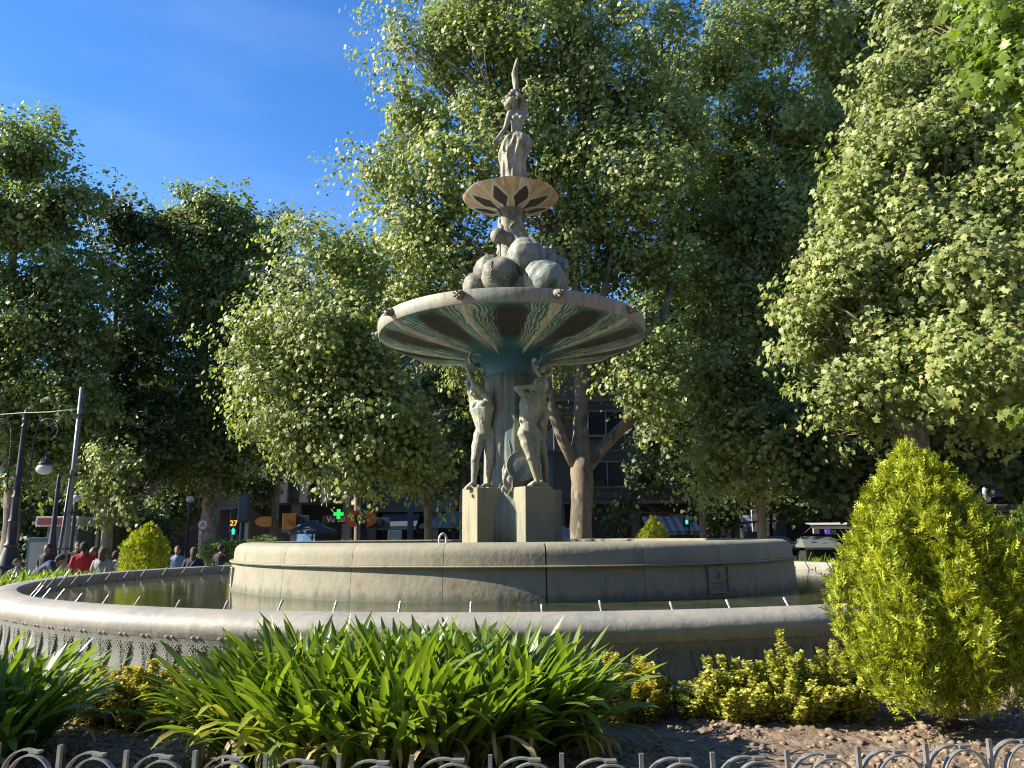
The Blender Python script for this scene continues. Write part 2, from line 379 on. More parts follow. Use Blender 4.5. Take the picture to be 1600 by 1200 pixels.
def bowl_mat(name, nsec, off, rmax, big):
    m = bpy.data.materials.new(name); m.use_nodes = True; g = NM(m); p = g.n['Principled BSDF']
    tc = g.n.new('ShaderNodeTexCoord'); sp = g.n.new('ShaderNodeSeparateXYZ'); g.l.new(tc.outputs['Object'], sp.inputs[0])
    x, y, z = sp.outputs
    th = g.m('ARCTAN2', y, x); r = g.m('SQRT', g.m('ADD', g.m('MULTIPLY', x, x), g.m('MULTIPLY', y, y)))
    rn = g.m('DIVIDE', r, rmax)
    wob = g.noise(tc.outputs['Object'], 3.0 if big else 6.0)
    thw = g.m('ADD', th, g.m('MULTIPLY', g.m('SUBTRACT', wob, .5), .12))
    u = g.m('FRACT', g.m('ADD', g.m('DIVIDE', g.m('SUBTRACT', thw, R(off)), 2*PI/nsec), 10))
    d = g.m('MINIMUM', u, g.m('SUBTRACT', 1, u))
    cvec = g.vec(g.m('COSINE', th), g.m('SINE', th), g.m('MULTIPLY', r, .12 if big else .3))
    s1 = g.noise(cvec, 7.0 if big else 6, 3, .55); s2 = g.noise(cvec, 16, 3, .5); s3 = g.noise(cvec, 45, 2)
    obn = g.noise(tc.outputs['Object'], 5, 6)
    if big:
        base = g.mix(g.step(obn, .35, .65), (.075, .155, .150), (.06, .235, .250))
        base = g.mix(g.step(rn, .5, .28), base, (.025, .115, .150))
        # dark petals
        wdt = g.m('ADD', .14, g.m('ADD', g.m('MULTIPLY', g.m('SUBTRACT', 1, rn), .26), g.m('MULTIPLY', g.step(rn, .80, .96), .16)))
        pet = g.m('MULTIPLY', g.step(g.m('SUBTRACT', d, wdt), -.02, .10), g.m('MULTIPLY', g.step(rn, .34, .55), g.step(rn, .97, .93)))
        base = g.mix(pet, base, g.mix(g.step(obn, .3, .7), (.020, .026, .025), (.052, .056, .048)))
        wv = g.noise(g.vec(g.m('MULTIPLY', g.m('COSINE', th), 5), g.m('MULTIPLY', g.m('SINE', th), 5), g.m('MULTIPLY', r, 1.0)), 1.0, 1.5, .45)
        wv2 = g.noise(g.vec(g.m('MULTIPLY', g.m('COSINE', th), 9), g.m('MULTIPLY', g.m('SINE', th), 9), g.m('MULTIPLY', r, 1.5)), 1.3, 2, .45)
        ph1 = g.m('ADD', g.m('ADD', g.m('MULTIPLY', u, 11), g.m('MULTIPLY', wv, 1.5)), 20)
        ph2 = g.m('ADD', g.m('ADD', g.m('MULTIPLY', u, 19), g.m('MULTIPLY', wv2, 2.0)), 20)
        f1 = g.m('ABSOLUTE', g.m('SUBTRACT', g.m('FRACT', ph1), .5))
        f2 = g.m('ABSOLUTE', g.m('SUBTRACT', g.m('FRACT', ph2), .5))
        on = g.step(g.noise(g.vec(g.m('FLOOR', g.m('ADD', ph1, .5)), g.m('MULTIPLY', r, .8), 3.0), 1.7, 1), .40, .55)
        f1 = g.m('MULTIPLY', f1, on)
        near = g.step(d, .36, .18); near2 = g.step(d, .44, .28)
        ln = g.m('MAXIMUM', g.m('MULTIPLY', g.step(f1, .34, .45), near2), g.m('MULTIPLY', g.step(f2, .28, .44), near))
        ln = g.m('MULTIPLY', ln, g.step(rn, .28, .5)); ln = g.m('MULTIPLY', ln, g.m('ADD', .6, g.m('MULTIPLY', g.step(obn, .4, .6), .4)))
        base = g.mix(ln, base, (.66, .68, .52))
        rib = g.m('MULTIPLY', g.step(d, .075, .03), g.step(rn, .26, .34))
        base = g.mix(rib, base, g.mix(g.step(s3, .4, .6), (.44, .42, .28), (.62, .63, .52)))
        p.inputs['Roughness'].default_value = .5
    else:
        base = g.mix(g.step(s1, .4, .6), (.42, .27, .14), (.56, .42, .27))
        base = g.mix(g.step(s2, .58, .68), base, (.62, .60, .50))
        cen = g.m('SUBTRACT', rn, .52)
        # pointed dark petals
        wd = g.m('SUBTRACT', .40, g.m('MULTIPLY', g.m('ABSOLUTE', cen), 1.12))
        dd = g.m('SUBTRACT', .5, d)
        q = g.m('SUBTRACT', g.m('ADD', wd, g.m('MULTIPLY', g.m('SUBTRACT', s2, .5), .12)), dd)
        base = g.mix(g.step(q, -.14, -.02), base, (.50, .55, .48))
        base = g.mix(g.step(q, .0, .03), base, (.045, .032, .026))
        p.inputs['Roughness'].default_value = .6
    g.l.new(base, p.inputs['Base Color'])
    b = g.n.new('ShaderNodeBump'); b.inputs['Strength'].default_value = .4; b.inputs['Distance'].default_value = .02
    g.l.new(g.m('ADD', s2, g.m('MULTIPLY', obn, .6)), b.inputs['Height']); g.l.new(b.outputs[0], p.inputs['Normal'])
    return m
def waterline(m, z0, z1, col, amp=.05):
    g = NM(m); pr = g.n['Principled BSDF']; src = pr.inputs['Base Color'].links[0].from_socket
    tc = g.n.new('ShaderNodeTexCoord'); sp = g.n.new('ShaderNodeSeparateXYZ'); g.l.new(tc.outputs['Object'], sp.inputs[0])
    mp = g.n.new('ShaderNodeMapping'); mp.inputs['Scale'].default_value = (1, 1, .12); g.l.new(tc.outputs['Object'], mp.inputs[0])
    nz_ = g.noise(mp.outputs[0], 9, 5); zz = g.m('ADD', sp.outputs[2], g.m('MULTIPLY', g.m('SUBTRACT', nz_, .5), -amp*5))
    g.l.new(g.mix(g.m('MULTIPLY', g.step(zz, z1, z0), .75), src, col), pr.inputs['Base Color'])
waterline(stone, 1.08, 1.20, (.085, .095, .06)); waterline(stone_wall, .66, .80, (.07, .08, .055), .04)
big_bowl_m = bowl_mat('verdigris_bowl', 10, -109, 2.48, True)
small_bowl_m = bowl_mat('ochre_bowl', 8, -90, .92, False)

def water_mat(name, base):
    m = bpy.data.materials.new(name); m.use_nodes = True; g = NM(m); p = g.n['Principled BSDF']
    tc = g.n.new('ShaderNodeTexCoord'); ob = tc.outputs['Object']
    fl = g.step(g.noise(ob, 55, 2), .70, .73)              # floating flecks of pollen and leaf dust
    fl = g.m('MULTIPLY', fl, g.step(g.noise(ob, 1.1, 4), .40, .58))
    nb = g.noise(ob, 1.6, 5)
    base_c = g.mix(g.step(nb, .4, .65), base, tuple(c*1.8 for c in base))
    g.l.new(g.mix(fl, base_c, (.30, .29, .22)), p.inputs['Base Color'])
    g.l.new(g.m('ADD', .03, g.m('MULTIPLY', fl, .6)), p.inputs['Roughness'])
    p.inputs['IOR'].default_value = 1.33; p.inputs['Specular IOR Level'].default_value = .5
    b = g.n.new('ShaderNodeBump'); b.inputs['Strength'].default_value = .10; b.inputs['Distance'].default_value = .02
    g.l.new(g.m('ADD', g.noise(ob, 7, 3), g.m('MULTIPLY', g.noise(ob, 30, 2), .25)), b.inputs['Height']); g.l.new(b.outputs[0], p.inputs['Normal'])
    return m
water_m = water_mat('pool_water', (.035, .038, .018))

# ------------------------------------------------------------------ setting: ground
CX, CY = 0.0, 14.0
def sheet(name, x0, x1, y0, y1, z, mat, n=1):
    mb = MB(); 
    for i in range(n):
        for j in range(n):
            a, b = x0 + (x1-x0)*i/n, x0 + (x1-x0)*(i+1)/n; c, d = y0 + (y1-y0)*j/n, y0 + (y1-y0)*(j+1)/n
            mb.add([(a, c, z), (b, c, z), (b, d, z), (a, d, z)], [(0, 1, 2, 3)])
    return mb.build(name, mat)
tag(sheet('ground', -900, 900, -300, 1500, 0, paving_m), kind='structure')
tag(sheet('road', -400, 400, 33.5, 41.5, .004, asphalt_m), kind='structure')
mb = MB(); mb.box((0, 33.3, .06), (600, .3, .12)); mb.box((0, 41.7, .06), (600, .3, .12))
tag(mb.build('road_kerb', kerb_m), kind='structure')

# planting bed: a ring of raised soil round the fountain, with a kerb
def ring(name, r0, r1, nr, na, a0, a1, zf, mat, smooth=True):
    ang = np.linspace(a0, a1, na+1); rad = np.linspace(r0, r1, nr+1)
    A, Q = np.meshgrid(ang, rad); X = Q*np.cos(A); Y = Q*np.sin(A)
    P = np.stack([X.ravel(), Y.ravel(), np.zeros(X.size)], 1); P[:, 2] = zf(P)
    i = np.arange(nr)[:, None]*(na+1) + np.arange(na)[None]
    f = np.stack([i, i+(na+1), i+(na+2), i+1], -1).reshape(-1, 4)
    me = fast(name, P, [f], mat, smooth)
    return link(name, me, None, None, (CX, CY, 0))
zs = lambda P: .56 + .018*noise3(P, 2.2, 3, 3) + .012*noise3(P, 14, 5, 3)
tag(ring('soil', 7.8, 10.52, 130, 560, R(-90-34), R(-90+34), zs, soil_m), kind='structure')
tag(ring('soil', 7.8, 10.52, 12, 160, R(-90+34), R(270-34), lambda P: .56 + .015*noise3(P, 3, 3, 2), soil_m), kind='structure')
mb = MB()
for k in range(72): mb.arc([(10.5, -.2), (10.5, .6), (10.53, .62), (10.78, .62), (10.8, .6), (10.8, -.2)], 2*PI*k/72 + .0004, 2*PI*(k+1)/72 - .0004, 3)
tag(mb.build('bed_kerb', kerb_m, loc=(CX, CY, 0)), kind='structure')

# clods of dry earth
rs = np.random.RandomState(4)
ico = bmesh.new(); bmesh.ops.create_icosphere(ico, subdivisions=1, radius=1); ico.verts.ensure_lookup_table()
IV = np.array([v.co[:] for v in ico.verts]); 
for f in ico.faces: pass
IF = np.array([[v.index for v in f.verts] for f in ico.faces]); ico.free()
n = 20000
a = R(-90) + rs.uniform(-R(30), R(30), n); q = rs.uniform(7.95, 10.45, n)
P = np.stack([q*np.cos(a), q*np.sin(a), np.zeros(n)], 1); P[:, 2] = zs(P)
S = .006 + .026*rs.rand(n)**3.0
keep = noise3(P, 2.5, 9) + .6*rs.normal(size=n) > -.3; P = P[keep]; S = S[keep]; n = len(P)
V = IV[None]*(1 + .95*(rs.rand(n, len(IV), 1)-.5))*S[:, None, None]*np.array([1, 1, .7]) + P[:, None]
me = fast('soil_clods', V.reshape(-1, 3), [(np.arange(n)[:, None, None]*len(IV) + IF[None]).reshape(-1, 3)], clod_m, False)
tag(link('soil_clods', me, None, None, (CX, CY, 0)), kind='stuff')

# fallen dry leaves on the soil
n = 260
a = R(-90) + rs.uniform(-R(28), R(28), n); q = rs.uniform(8.1, 10.4, n)
P = np.stack([q*np.cos(a), q*np.sin(a), np.zeros(n)], 1); P[:, 2] = zs(P) + .02
me = leaves('fallen_leaves', P, np.array([0, 0, 1]) + .5*rs.normal(size=(n, 3)), .025 + .03*rs.rand(n), PLANE_MID, PLANE_MID_F, dead_leaf, 3)
tag(link('fallen_leaves', me, None, None, (CX, CY, 0)), kind='stuff')

# ------------------------------------------------------------------ fountain
fountain = empty('fountain', (CX, CY, 0), 'large tiered stone and bronze fountain with atlas figures under a wide verdigris bowl', 'fountain')
def L(px, py, d): return W(px, py, d) - Vector((CX, CY, 0))

# outer basin
mb = MB(); mb.arc([(7.44, .2), (7.44, 1.0), (7.66, .99), (7.66, .2)], 0, 2*PI*.99999, 180)
mb.arc([(7.45, .2), (7.45, .70), (7.90, .70), (7.93, .67), (7.93, .2)], 0, 2*PI*.99999, 180)
outer = mb.build('outer_basin', stone_wall, fountain, True, ang=35)
cop = [(7.40, 1.02), (7.40, 1.19), (7.43, 1.225), (7.5, 1.24), (7.58, 1.238), (7.66, 1.226), (7.72, 1.208), (7.765, 1.18), (7.79, 1.14), (7.797, 1.10), (7.785, 1.06), (7.765, 1.02)]
wal = [(7.40, .9), (7.40, 1.018), (7.763, 1.018), (7.742, .95), (7.728, .85), (7.73, .75), (7.735, .702), (7.5, .702)]
cm = MB().arc(cop, R(.008), R(14.992), 16).mesh('coping_block', stone_rim, True, 35)
wm = MB().arc(wal, R(.008), R(14.992), 16).mesh('wall_block', stone_wall, True, 35)
for k in range(24):
    link('coping_block', cm, outer, rot=(0, 0, R(15*k + 6.5)))
    link('wall_block', wm, outer, rot=(0, 0, R(15*k + 6.5)))
# thistle relief, repeated round the wall
rnd = random.Random(2)
mb = MB()
mb.tube([(0, -.0, .70), (0, -.012, .85), (0, -.012, 1.0)], [.006, .005, .004], 6)
for sx in (-1, 1):
    mb.sphere((sx*.030, -.022, 1.035), (.036, .038, .022), 10, 6, (0, sx*.35, 0))
    mb.tube([(sx*.008, -.008, .70), (sx*.012, -.014, .88), (sx*.02, -.012, 1.02)], .004, 5)
    for k in range(6):
        z0 = .71 + .045*k; hw = .030 + .058*math.sin((k+.6)/6.2*PI*.62)
        pts = [(sx*.01, -.004, z0), (sx*hw*.45, -.015, z0 + .055), (sx*hw*.85, -.014, z0 + .095), (sx*hw, -.010, z0 + .12)]
        mb.tube(pts, [.005, .007, .006, .003], 5)
        for q in range(4):
            f = q/3; px_ = sx*(hw*.4 + hw*.65*f); pz = z0 + .05 + .075*f
            mb.sphere((px_ + sx*.008, -.012, pz), (.011, .012, .008), 6, 4, (0, sx*(.6 - f), 0))
            mb.sphere((px_ - sx*.008, -.010, pz + .008), (.008, .011, .007), 6, 4)
mb.sphere((0, -.012, 1.022), (.016, .022, .026), 8, 6)
rel = mb.mesh('thistle_relief', relief_m, True)
nrel = 174
for k in range(-31, 32):
    a = R(-90) + (k+.35)*2*PI/nrel
    link('thistle_relief', rel, outer, loc=(7.737*math.cos(a), 7.737*math.sin(a), 0), rot=(0, 0, a + PI/2), scale=(1, .72, 1))
# nozzles
def nozzle_mesh(mat):
    mb = MB(); mb.tube([(7.41, 0, 1.10), (7.34, 0, 1.06), (7.30, 0, 1.07)], .010, 8)
    mb.tube([(7.315, 0, 1.02), (7.29, 0, 1.10), (7.25, 0, 1.16)], [.014, .014, .013], 8)
    mb.tube([(7.255, 0, 1.155), (7.17, 0, 1.275)], .009, 8)
    mb.tube([(7.195, 0, 1.24), (7.165, 0, 1.282)], .012, 8)
    return mb.mesh('nozzle', mat, True, 40)
nz = nozzle_mesh(nozzle_m)
for k in range(78):
    a = R(-90) + (k+.35)*2*PI/78
    link('nozzle', nz, outer, rot=(0, rnd.uniform(-.002, .002), a + rnd.uniform(-.006, .006)))

# inner drum
mb = MB(); mb.arc([(4.25, .2), (4.25, 1.49), (4.64, 1.49), (4.64, .2)], 0, 2*PI*.99999, 160)
mb.lathe([(4.3, 1.28), (4.3, 1.30), (.01, 1.302)], 64)
drum = mb.build('inner_drum', stone_wall, fountain, True, ang=35)
JO = R(-90 + 4.75)
cp = [(4.2, 1.503), (4.2, 1.745), (4.23, 1.768), (4.44, 1.772), (4.54, 1.764), (4.60, 1.745), (4.64, 1.715), (4.665, 1.675), (4.674, 1.62), (4.68, 1.503)]
wp = [(4.3, .85), (4.3, 1.474), (4.685, 1.474), (4.70, 1.3), (4.715, 1.1), (4.72, .85)]
lp = [(4.3, 1.476), (4.3, 1.501), (4.735, 1.501), (4.742, 1.49), (4.735, 1.476)]
g0 = R(.035)
cm2 = MB().arc(cp, g0, R(15)-g0, 14).mesh('coping_block', stone, True, 40)
wm2 = MB().arc(wp, g0, R(15)-g0, 14).mesh('wall_block', stone, True, 40)
lm2 = MB().arc(lp, R(.01), R(15-.01), 14).mesh('ledge_block', stone, True, 40)
bigjoint = R(.07)
for k in range(24):
    rz = JO + R(15*k)
    if k in (0, 23):   # wider joint beside the middle
        s_ = bigjoint if k == 0 else 0; e_ = bigjoint if k == 23 else 0
        link('coping_block', MB().arc(cp, g0+s_, R(15)-g0-e_, 14).mesh('coping_block', stone, True, 40), drum, rot=(0, 0, rz))
        link('wall_block', MB().arc(wp, g0+s_, R(15)-g0-e_, 14).mesh('wall_block', stone, True, 40), drum, rot=(0, 0, rz))
    else:
        link('coping_block', cm2, drum, rot=(0, 0, rz)); link('wall_block', wm2, drum, rot=(0, 0, rz))
    link('ledge_block', lm2, drum, rot=(0, 0, rz))
# cast plaque with an emblem of drops above three lines of lettering
plaque_m = M('dark_plaque', (.20, .21, .17), .6, [(12, (.14, .15, .12), .4, .7, 5, (1, 1, 1))], [(30, .3, .006)])
plaque_d = M('plaque_shadow_line', (.10, .105, .085), .7)
def plaque(aw, ang, z0, z1, mat):
    rr = 4.705
    mb = MB(); da = aw/2/rr
    mb.arc([(rr-.03, z0), (rr-.03, z1), (rr+.008, z1), (rr+.014, z0)], ang-da, ang+da, 6)
    pl = mb.build('plaque', mat, drum)
    fr = MB()
    for (a0, a1, b0, b1) in ((-1, 1, 0, .03), (-1, 1, .97, 1), (-1, -.955, .03, .97), (.955, 1, .03, .97)):
        fr.arc([(rr, z0 + (z1-z0)*b0), (rr, z0 + (z1-z0)*b1), (rr+.028, z0 + (z1-z0)*b1), (rr+.028, z0 + (z1-z0)*b0)], ang + da*a0, ang + da*a1, 6 if a1-a0 > 1 else 1)
    fr.build('plaque_frame', mat, drum)
    rr2 = rr + .014; em = MB()
    def P(u, v, out=.0): 
        a = ang + da*u; return ((rr2+out)*math.cos(a), (rr2+out)*math.sin(a), z0 + (z1-z0)*v)
    em.tube([P(-.02, .84), P(.08, .74), P(.10, .64), P(.02, .55), P(-.10, .52)], [.003, .006, .007, .006, .003], 6)
    em.tube([P(.14, .76), P(.22, .66), P(.20, .57), P(.10, .52)], [.003, .005, .006, .003], 6)
    em.tube([P(-.08, .72), P(-.12, .62), P(-.06, .55)], [.002, .006, .004], 6)
    em.tube([P(-.2, .48), P(.25, .48)], .003, 5)
    em.build('emblem', mat, drum)
    ln = MB(); rr_ = random.Random(7)
    for (v, u0, u1) in ((.38, -.85, .85), (.27, -.55, .6), (.18, -.6, .5), (.10, -.2, .6)):
        u = u0
        while u < u1:
            wl = rr_.uniform(.03, .06); ln.tube([P(u, v), P(u+wl*.6, v+.01)], .004, 4); ln.tube([P(u, v-.02), P(u, v+.02)], .003, 4); u += wl + .03
    ln.build('lettering', mat, drum)
p1 = L(1132, 908, 9.98); plaque(.36, math.atan2(p1.y, p1.x), 1.115, 1.455, plaque_m)
p2 = L(374, 898, 12.0); plaque(.30, math.atan2(p2.y, p2.x) - .02, 1.13, 1.41, M('pale_plaque', (.40, .40, .34), .6, None, [(30, .3, .006)]))
# bent pipe loop on the rim
mb = MB(); q = L(692, 843, 10.2)
mb.tube([(q.x + .045*math.cos(t), q.y + .03*math.cos(t), 1.80 + .08*math.sin(t)) for t in np.linspace(-PI*.45, PI*1.45, 18)], .016, 8)
mb.build('pipe_loop', steel_ring, fountain, True)

# water
def disc(name, r0, r1, z, mat, n=128):
    V = np.array([(r*math.cos(2*PI*j/n), r*math.sin(2*PI*j/n), z) for r in (r0, r1) for j in range(n)])
    f = np.array([(j, n+j, n+(j+1) % n, (j+1) % n) for j in range(n)])
    return link(name, fast(name, V, [f], mat), None, None, (CX, CY, 0))
tag(disc('water', 4.6, 7.45, 1.075, water_m), kind='structure')
tag(disc('upper_water', .02, 4.26, 1.715, water_m), kind='structure')

# pedestals and column
BR = R(-59)
dirs = [BR + k*PI/2 for k in range(4)]           # front right, back right, back left, front left
ped_c = []
for k, a in enumerate(dirs):
    rr = .60; c = Vector((rr*math.cos(a), rr*math.sin(a), 0)); ped_c.append(c)
    mb = MB(); mb.box((c.x, c.y, 2.16), (.56, .56, 1.02), a, .008)
    if k in (0, 1): mb.box((c.x + .30*math.cos(a+PI/2)*1, c.y + .30*math.sin(a+PI/2), 2.12), (.5, .09, .94), a, .006)
    mb.build('pedestal', pedestal_m, fountain)
def fluted(a, seed=0):
    return 1 + .035*math.sin(a*8+.5) + .02*math.sin(a*21+1) + .012*math.sin(a*37)
mb = MB(); prof = [(.60, 1.60), (.60, 2.30), (.52, 2.62), (.50, 2.8), (.49, 3.4), (.475, 4.0), (.47, 4.5), (.49, 4.72)]
mb.lathe(prof, 96, lob=fluted)
# drapery folds and a round shield leaning on the column
for k in range(26):
    a = rnd.uniform(0, 2*PI); z0 = rnd.uniform(2.7, 3.6); h = rnd.uniform(.5, 1.4); r0 = .485
    mb.tube([(r0*math.cos(a + .12*math.sin(t*3)), r0*math.sin(a + .12*math.sin(t*3)), z0 + h*t) for t in (0, .25, .5, .75, 1)], [.003, .012, .010, .011, .003], 6)
mb.build('column', column_m, fountain, True)
q = L(815, 728, 13.44)
mb = MB(); mb.lathe([(.001, .035), (.15, .03), (.24, .012), (.262, .03), (.27, .0), (.25, -.02), (.001, -.02)], 40)
mb.build('shield', column_m, fountain, True, loc=q, rot=(R(82), 0, R(8)))
mb = MB(); q = L(793, 750, 13.42)
for k in range(30): zz_ = rnd.uniform(-.20, .20); mb.sphere((q.x + rnd.gauss(0, .045)*(1 + zz_*1.5), q.y + .03 + rnd.gauss(0, .015), q.z + zz_), (rnd.uniform(.02, .035), .022, rnd.uniform(.06, .11)), 8, 6, (rnd.uniform(-.2, .2), rnd.uniform(-.3, .3), 0))
link('leaf_cluster', blob('leaf_cluster', mb, figure_m, .014, 2), fountain)

# big bowl
def lobed(n, off, amt):
    return lambda a: 1
prof_u = [(.49, 4.72), (.50, 4.80), (.53, 4.90), (.60, 4.99), (.74, 5.06), (.95, 5.10), (1.25, 5.15), (1.6, 5.205), (1.95, 5.275), (2.2, 5.34), (2.36, 5.40), (2.45, 5.445)]
n = 300; vs = []; off = R(-109)
for (r, z) in prof_u:
    for j in range(n):
        a = 2*PI*j/n; u = ((a - off)/(2*PI/10)) % 1; d = min(u, 1-u)
        amt = max(0, min(1, (r-.6)/.5))*max(0, min(1, (2.46-r)/.25 + .1))
        ribz = -.035*math.exp(-(d/.035)**2)*amt; bul = .05*(1 - math.exp(-((.5-d)/.32)**2))*0
        pz = .065*max(0, math.sin(PI*u))**1.5*amt
        vs.append((r*math.cos(a), r*math.sin(a), z + ribz + pz))
k = len(prof_u); fs = [(i*n + (j+1) % n, i*n + j, (i+1)*n + j, (i+1)*n + (j+1) % n) for i in range(k-1) for j in range(n)]
mb = MB().add(vs, [tuple(reversed(f)) for f in fs])
mb.lathe([(2.44, 5.56), (1.6, 5.42), (.6, 5.36), (.01, 5.35)], 120)
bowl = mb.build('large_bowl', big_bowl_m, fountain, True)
mb = MB(); mb.arc([(2.43, 5.44), (2.43, 5.66), (2.45, 5.675), (2.478, 5.668), (2.485, 5.65), (2.482, 5.55), (2.47, 5.46), (2.455, 5.44)], 0, 2*PI*.99999, 180)
mb.build('bowl_rim', rimband_m, bowl, True, ang=40)
# small open fruits on the rim
mb = MB(); mb.sphere((0, 0, 0), (.085, .095, .075), 16, 10)
for j in range(6):
    a = 2*PI*j/6; p0 = Vector((.035*math.cos(a), -.08, .035*math.sin(a))); p1_ = Vector((.065*math.cos(a), -.135, .065*math.sin(a)))
    mb.tube([p0, (p0+p1_)/2*1.0, p1_], [.024, .018, .004], 6)
mb.tube([(0, -.06, 0), (0, -.11, 0)], [.03, .045], 10)
fr = mb.mesh('rim_fruit', fruit_m, True)
for k in range(10):
    a = R(-109 + 36*k)
    link('rim_fruit', fr, bowl, loc=(2.50*math.cos(a), 2.50*math.sin(a), 5.585), rot=(R(12), R(15*((k*7) % 5 - 2)), a + PI/2 + .1*((k*3) % 4 - 1.5)))

# heap of pomegranates
def pomegranate(name, c, r, mat, crown, spikes=6, squash=(1, 1, 1), seed=0, cr=.35, band=False):
    """c centre, r radius, crown: direction of the calyx"""
    rn = random.Random(seed); mb = MB(); nn, mm = 60, 34; vs = []
    for i in range(mm+1):
        p = -PI/2 + PI*i/mm
        for j in range(nn):
            a = 2*PI*j/nn
            q = 1 - .11*math.exp(-(math.sin(1.5*a + seed)/.09)**2)*math.cos(p) - .03*abs(math.sin(3*a + seed))**6*math.cos(p) + .03*math.cos(5*a + seed)*math.cos(p) + .02*math.sin(3*a + 2*p + seed) + .014*math.sin(11*a + 5*p)*math.sin(7*p) + .02*math.sin(4*a - 5*p + seed)*math.cos(3*p + a)
            if band: q += .05*math.exp(-((p-.1)/.08)**2) - .05*math.exp(-((p-.28)/.06)**2)
            vs.append(Vector((squash[0]*r*q*math.cos(p)*math.cos(a), squash[1]*r*q*math.cos(p)*math.sin(a), squash[2]*r*q*math.sin(p))))
    fs = [(i*nn + j, i*nn + (j+1) % nn, (i+1)*nn + (j+1) % nn, (i+1)*nn + j) for i in range(mm) for j in range(nn)]
    mb.add(vs, fs)
    me = mb.mesh(name, mat, True)
    o = link(name, me, fountain, loc=c)
    d = Vector(crown).normalized(); qm = d.to_track_quat('Z', 'Y'); o.rotation_mode = 'QUATERNION'; o.rotation_quaternion = qm
    mb = MB(); z = squash[2]*r*.93
    mb.tube([(0, 0, z-.02), (0, 0, z + .03)], [r*cr, r*cr*.8], 14)
    for j in range(spikes):
        a = 2*PI*j/spikes; x, y = math.cos(a), math.sin(a); k = r*cr
        mb.add([(x*k*.75 - y*k*.5, y*k*.75 + x*k*.5, z), (x*k*.75 + y*k*.5, y*k*.75 - x*k*.5, z), (x*k*1.25, y*k*1.25, z + r*cr*1.25), (x*k*.45, y*k*.45, z)], [(0, 1, 2), (1, 3, 2), (3, 0, 2), (1, 0, 3)])
    mb.build('calyx', mat, o)
    return o
def PX(px, py, d): return L(px, py, d)
pomegranate('pomegranate', PX(781, 429, 12.95), .335, fruit_m, (-.35, .2, .9), 6, (1, 1, .92), 1)
pomegranate('pomegranate', PX(765, 424, 13.5), .30, fruit_m, (-.05, .5, .9), 6, (1, 1, 1), 2)
pomegranate('pomegranate', PX(852, 440, 12.95), .42, fruit_teal, (.75, .1, .75), 6, (1, 1, .9), 3)
pomegranate('pomegranate', PX(822, 402, 13.05), .36, fruit_teal, (-.15, .3, 1), 7, (1, 1, 1.0), 4, band=True)
pomegranate('pomegranate', PX(745, 447, 13.6), .26, fruit_m, (-.9, 0, .5), 6, (1, 1, 1), 5)
pomegranate('pomegranate', PX(779, 369, 13.4), .155, fruit_m, (-.8, -.1, .45), 5, (1, 1, 1), 6, cr=.3)
pomegranate('pomegranate', PX(792, 372, 13.5), .13, fruit_m, (.6, -.3, -.2), 5, (1, 1, 1), 7, cr=.2)
pomegranate('pomegranate', PX(850, 405, 13.7), .24, fruit_m, (.6, .3, .8), 6, (1, 1, 1), 8)
pomegranate('pomegranate', PX(800, 430, 14.7), .42, fruit_m, (.1, .6, .8), 6, (1, 1, 1), 9)
pomegranate('pomegranate', PX(860, 425, 14.5), .38, fruit_teal, (.7, .5, .6), 6, (1, 1, 1), 10)
mb = MB(); c_ = PX(765, 433, 12.98); cc_ = PX(781, 429, 12.95)
for k in range(70):
    v_, u_ = rnd.uniform(-1, 1), rnd.uniform(-1, 1); w_x = .045*math.sqrt(max(0, 1 - v_*v_))
    p_ = c_ + Vector((w_x*u_ + .03*v_*v_, 0, .19*v_)); d_ = (p_ - cc_); d_.y = -math.sqrt(max(.0004, .335**2 - d_.x**2 - d_.z**2)); mb.sphere(cc_ + d_*1.0, (.017, .017, .021), 8, 6)
mb.build('seed_cluster', fruit_m, fountain, True)
mb = MB(); a0 = PX(781, 380, 13.42); a1 = PX(785, 432, 13.3)
mb.tube([a0, (a0+a1)/2 + Vector((-.02, 0, 0)), a1], [.018, .02, .024], 8)
mb.build('fruit_stalk', fruit_m, fountain, True)

# upper column with foliage relief
mb = MB(); mb.lathe([(.30, 5.4), (.29, 6.6), (.265, 7.2), (.25, 7.8), (.25, 8.1)], 40, lob=lambda a: 1 + .03*math.sin(5*a) + .02*math.sin(13*a+1))
for k in range(60):
    a = rnd.uniform(0, 2*PI); z0 = rnd.uniform(6.6, 7.95); 
    pts = [(.265*math.cos(a + .22*math.sin(t*4+k)), .265*math.sin(a + .22*math.sin(t*4+k)), z0 + .22*t) for t in (0, .25, .5, .75, 1)]
    mb.tube(pts, [.006, .02, .026, .018, .004], 6)
mb.build('upper_column', woman_m, fountain, True)

# small bowl with eight scallops
n = 160; pf = [(.24, 8.02), (.30, 8.05), (.42, 8.085), (.58, 8.135), (.74, 8.195), (.86, 8.25), (.915, 8.285), (.925, 8.30), (.90, 8.30), (.6, 8.24), (.01, 8.2)]
mb = MB(); vs = []
for (r, z) in pf:
    for j in range(n):
        a = 2*PI*j/n; l_ = math.cos(8*(a - R(-90)))
        rr = r*(1 + .010*l_*(r/.92)**2); vs.append((rr*math.cos(a), rr*math.sin(a), z + .005*l_*(r/.92)**2))
k = len(pf); fs = [(i*n + j, i*n + (j+1) % n, (i+1)*n + (j+1) % n, (i+1)*n + j) for i in range(k-1) for j in range(n)]
MB().add(vs, fs).build('small_bowl', small_bowl_m, fountain, True, ang=60)

